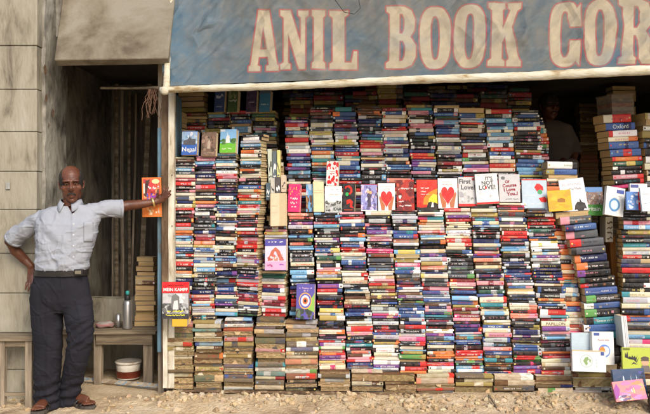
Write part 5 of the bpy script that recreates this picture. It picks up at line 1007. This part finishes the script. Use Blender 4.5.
for f_ in bm.faces:
    c=f_.calc_center_median(); u=325+(c.x/c.y)*F; v=207-(c.z-CZ)/c.y*F
    if c.y<5.09 and v<214.5 and abs(u-72.8)<(214.5-v)*.62: dl.append(f_)
bmesh.ops.delete(bm,geom=dl,context='FACES'); bm.to_mesh(sm); bm.free()
so_=mesh_obj('shirt',sm,shirtm,man)
# open sleeve ends: darker cuffs hem
for (pts,rd) in [([px(14.5,238.5,.0935),px(13.2,240.2,.099)],[.0685,.070]),([px(120,208.8,.107),px(122.5,208.8,.114)],[.0675,.0685])]:
    v,f=tube(pts,rd,n=28); obj_from('sleeve_hem',v,f,shirtm,True,man)
# collar
Cn=px(71,203.5,.0); V=[];Fc=[]; n=40
for i in range(n+1):
    a=R(-90+20)+ (R(360-40))*i/n    # opening faces -Y
    ca,sa=math.cos(a),math.sin(a); fr=max(0,-sa)
    tz=.028-.034*fr**2; 
    V.append(Cn+Vector((.066*ca,.066*sa,tz)))
    V.append(Cn+Vector((.070*ca,.072*sa,tz+.004)))
    ext=.034+.022*math.exp(-(min(i,n-i)/5.0)**2)
    V.append(Cn+Vector((.086*ca+(.012 if ca>0 else -.012)*fr,.094*sa-.018*fr,tz-ext)))
for i in range(n):
    for q in(0,1): Fc.append((i*3+q,i*3+q+1,i*3+4+q,i*3+3+q))
o=obj_from('collar',V,Fc,shirtm,True,man); s=o.modifiers.new('s','SOLIDIFY'); s.thickness=.003
# dark open neck skin wedge is the body showing; shirt buttons and pocket
def on_front(u,v):   # hit the shirt surface
    from mathutils.bvhtree import BVHTree
    global _bv
    try: _bv
    except NameError: _bv=BVHTree.FromObject(so_,bpy.context.evaluated_depsgraph_get())
    o_=Vector((0,0,CZ)); d_=(P(u,v,5.1)-o_).normalized(); h=_bv.ray_cast(o_,d_); return (h[0],h[1]) if h[0] else (P(u,v,4.97),Vector((0,-1,0)))
bpy.context.view_layer.update()
for v_ in (214,224,235,246,257):
    p,nn=on_front(73.3,v_); vv,ff=ball(p,(.0055,.003,.0055),n=10); obj_from('button',vv,ff,btn,True,man)
V=[];gx=[84+i*1.0 for i in range(10)];gy=[222+i*1.4 for i in range(15)]
for v_ in gy:
    for u_ in gx:
        p,nn=on_front(u_,v_); V.append(p+Vector((0,-.004,0)))
nx=len(gx); Fc=[(j*nx+i,j*nx+i+1,(j+1)*nx+i+1,(j+1)*nx+i) for j in range(len(gy)-1) for i in range(nx-1)]
o=obj_from('shirt_pocket',V,Fc,shirtm,True,man); s=o.modifiers.new('s','SOLIDIFY'); s.thickness=.004; s.offset=-1
# trousers
hips=ringbody([(268,62,24.4,.115,-.002),(276,61.3,25.6,.121,0),(288,61.3,28,.126,0),(300,62,29.5,.118,0),(312,62.5,28,.085,0)],n=32)
tl=ringbody([(284,46.5,14,.110,0),(300,47,15,.108,0),(320,47.5,15.2,.096,0),(345,48.2,13.6,.080,-.01),(370,47.8,12.4,.072,.0),(392,46.5,11.8,.070,.02),(404,46.6,12.4,.074,.03),(407,46.6,12.4,.074,.03)],n=24)
tr_=tube([px(75,296,.0),px(79.5,318,-.03),px(80.5,338,-.05),px(77,360,-.02),px(71.5,382,.04),(px(69,398,.07)),(px(68.5,404,.075))],[(.110,.098),(.100,.092),(.090,.084),(.080,.074),(.072,.068),(.073,.070),(.078,.074)],n=24)
tm_=fuse([hips,tl,tr_],.005,6,.5)
def tf(c,n_):
    u=325+(c.x/c.y)*F; v=207-(c.z-CZ)/c.y*F
    d=.006*nz(Vector((c.x*8,c.y*8,c.z*4)),1,2,3)
    du_,dv=u-64,v-318; r=math.hypot(du_,dv)+1; d+=.004*math.exp(-((r-18)/12)**2)*min(1,r/12)*math.sin(math.atan2(dv,du_)*4+2*nz(c*6,1,2,2))
    if v>375: d+=.0075*math.sin(v*.62+ (u-60)*.22+2.5*nz(c*7,1,2,2))*min(1,(v-375)/15)
    cu=47+(v-300)*.0; 
    d+=.004*math.exp(-((u-47.5)/1.6)**2)*(v>300)
    k=75+ (v-296)*.25 if v<330 else 83.5-(v-330)*.19
    d+=.004*math.exp(-((u-k)/1.8)**2)*(v>300)
    if 320<v<350 and u>66: d+=.004*math.sin(v*.7+u*.5)
    d+=.0045*max(0,1-abs(nz(Vector((c.x*6+c.z*2,5,c.z*4)),1,2,3))/.14)-.003*max(0,1-abs(nz(Vector((c.x*4,8,c.z*9)),1,2,3))/.14)*(v>310)
    return d
displace(tm_,tf); to=mesh_obj('trousers',tm_,trm,man)
# belt
beltm=mat('black_leather',[(.3,(.012,.010,.009)),(.7,(.03,.026,.022))],rough=.4,bump=.2); brass=mat('dull_metal',[(.3,(.25,.22,.16)),(.7,(.40,.36,.28))],rough=.35,metal=.8,bump=.1)
v,f=ringbody([(269.2,62,25.7,.130,-.006),(275.0,61.5,26.2,.130,-.006)],n=40); obj_from('belt',v,f[:-2],beltm,True,man)
mb=MB(); c=P(78.5,272.3,4.985); mb.box((c.x-.031,c.y-.006,c.z-.021),(c.x+.031,c.y+.02,c.z+.021)); o=mb.build('belt_buckle',beltm,bevel=.004); child(o,man)
mb=MB(); mb.box((c.x-.022,c.y-.010,c.z-.012),(c.x+.020,c.y-.004,c.z+.012)); o=mb.build('buckle_plate',brass,bevel=.002); child(o,man)
# bracelet
gold=mat('worn_gold',[(.3,(.55,.36,.12)),(.7,(.75,.55,.25))],rough=.3,metal=.8,bump=0)
V=[];Fc=[]; a=px(153.0,202.5,.2125); ax=(px(157,201.3,.222)-px(150,203,.205)).normalized(); s1=ax.cross(Vector((0,0,1))).normalized(); s2=ax.cross(s1)
n=28
for i in range(n):
    t=6.28318*i/n; cc=a+s1*math.cos(t)*.029+s2*math.sin(t)*.034
    rd_=(cc-a).normalized()
    for q in range(6): tq=6.28318*q/6; V.append(cc+rd_*.004*math.cos(tq)+ax*.009*math.sin(tq))
for i in range(n):
    for q in range(6): Fc.append((i*6+q,((i+1)%n)*6+q,((i+1)%n)*6+(q+1)%6,i*6+(q+1)%6))
obj_from('bracelet',V,Fc,gold,True,man)
# sandals
solem=mat('dusty_black_sole',[(.3,(.03,.025,.022)),(.7,(.09,.075,.06))],rough=.8,scale=20)
def sandal(a,dirv,s):
    a=Vector(a); d_=Vector(dirv).normalized(); sd_=Vector((-d_.y,d_.x,0)); z0=.002
    out=[(-.065,-.030),(-.072,0),(-.065,.030),(-.02,.038),(.06,.040),(.13,.050),(.19,.046),(.225,.02),(.23,-.01),(.215,-.04),(.17,-.052),(.10,-.046),(.03,-.036)]
    out=[(x,y*s) for x,y in out]
    V=[a+d_*x+sd_*y for x,y in out]; V=[Vector((p.x,p.y,z0)) for p in V]+[Vector((p.x,p.y,z0+.022)) for p in V]; n=len(out)
    Fc=[tuple(range(n))[::-1],tuple(range(n,2*n))]+[(i,(i+1)%n,n+(i+1)%n,n+i) for i in range(n)]
    o=obj_from('sandal',V,Fc,solem,False,man); b=o.modifiers.new('b','BEVEL'); b.width=.004
    for x0,w_,h_ in [(.155,.030,.030),(.095,.032,.044)]:
        rows=[]
        V=[];m_=14
        for q in (-w_/2,w_/2):
            for i in range(m_+1):
                t=math.pi*i/m_; yv=-.050*math.cos(t); zz=.016+h_*math.sin(t)**.7
                V.append(a+d_*(x0+q+.018*math.cos(t)*s)+sd_*yv+Vector((0,0,zz-a.z)) )
        Fc=[(i,i+1,m_+2+i,m_+1+i) for i in range(m_)]
        st=obj_from('sandal_strap',V,Fc,beltm,True); st.parent=o; st.matrix_parent_inverse=o.matrix_world.inverted(); so2=st.modifiers.new('s','SOLIDIFY'); so2.thickness=.006; so2.offset=1
sandal(fa_,dA,1); sandal(fb_,dB,-1)
# the figure sitting in the dark of the doorway
m2=empty('person',P(556,200,6.6)); setp(m2,'dim seated figure in brown clothes in the dark doorway between the stacks','person')
HT2=Matrix.Translation(P(549,107,6.6))@Matrix.Rotation(R(12),4,'Z')
h2=head_mesh(HT2,.004); h2.transform(HT2)
q=lambda u,v,d=0:P(u,v,6.6+d)
b2=fuse([([v.co.copy() for v in h2.vertices],[tuple(p.vertices) for p in h2.polygons]),ringbody([(122,551,8,.05,.03),(130,553,15,.09,.03),(160,556,16,.11,.03),(178,558,17,.12,.0)],base=6.6),tube([q(568,132,.02),q(575,152,-.03),q(572,165,-.12),q(562,160,-.2)],[.05,.042,.036,.028]),tube([q(539,132,.02),q(536,152,-.03),q(545,165,-.12),q(556,162,-.2)],[.05,.042,.036,.028])]
 +[tube([q(561+k*1.1,161,-.2),q(557+k,163,-.22),q(555+k,166,-.21)],[.008,.008,.006],n=8) for k in range(4)]+[tube([q(556-k*1.1,162,-.2),q(559-k,165,-.22),q(560-k,168,-.21)],[.008,.008,.006],n=8) for k in range(4)]
 +[tube([q(560,180,.0),q(570,166,-.25),q(571,205,-.3),q(571,245,-.3)],[.08,.065,.05,.045]),tube([q(550,180,.0),q(556,168,-.25),q(553,205,-.3),q(553,245,-.3)],[.08,.065,.05,.045])],.006,2)
mesh_obj('body',b2,skin,m2); 
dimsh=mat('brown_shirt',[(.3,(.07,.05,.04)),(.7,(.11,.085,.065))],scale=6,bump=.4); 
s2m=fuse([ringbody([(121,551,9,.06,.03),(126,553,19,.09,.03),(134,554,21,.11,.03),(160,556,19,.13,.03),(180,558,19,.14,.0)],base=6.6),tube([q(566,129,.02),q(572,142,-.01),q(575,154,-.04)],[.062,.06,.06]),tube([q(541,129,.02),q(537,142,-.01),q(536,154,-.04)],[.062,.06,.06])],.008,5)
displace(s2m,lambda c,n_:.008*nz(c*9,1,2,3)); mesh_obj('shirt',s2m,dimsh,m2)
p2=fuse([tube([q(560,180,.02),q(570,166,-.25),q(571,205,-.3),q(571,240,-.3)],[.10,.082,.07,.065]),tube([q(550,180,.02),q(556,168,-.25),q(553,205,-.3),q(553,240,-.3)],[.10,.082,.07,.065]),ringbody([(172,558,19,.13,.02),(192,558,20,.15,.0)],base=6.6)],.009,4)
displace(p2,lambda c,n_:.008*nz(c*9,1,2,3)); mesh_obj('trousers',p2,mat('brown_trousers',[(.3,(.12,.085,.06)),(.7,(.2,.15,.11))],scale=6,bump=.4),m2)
for uu in(571,553):
    v,f=tube([q(uu,244,-.28),q(uu,247,-.36),q(uu,248,-.46)],[(.045,.04),(.045,.03),(.04,.02)],n=10); obj_from('shoe',v,f,solem,True,m2)
HTo=HT2; attach_face(HT2,m2,'full')
o=slab('stool',(q(545,0).x,6.5,.3),(q(575,0).x,6.85,P(0,193,6.6).z),wood_g,None,'plain wooden box seat under the dim figure in the doorway','stool')
build_stack_books(262)
for o in list(bpy.data.objects):
    if o.type=='MESH' and o.parent is None and not o.get('category') and not o.get('kind'): print('UNTAGGED',o.name)
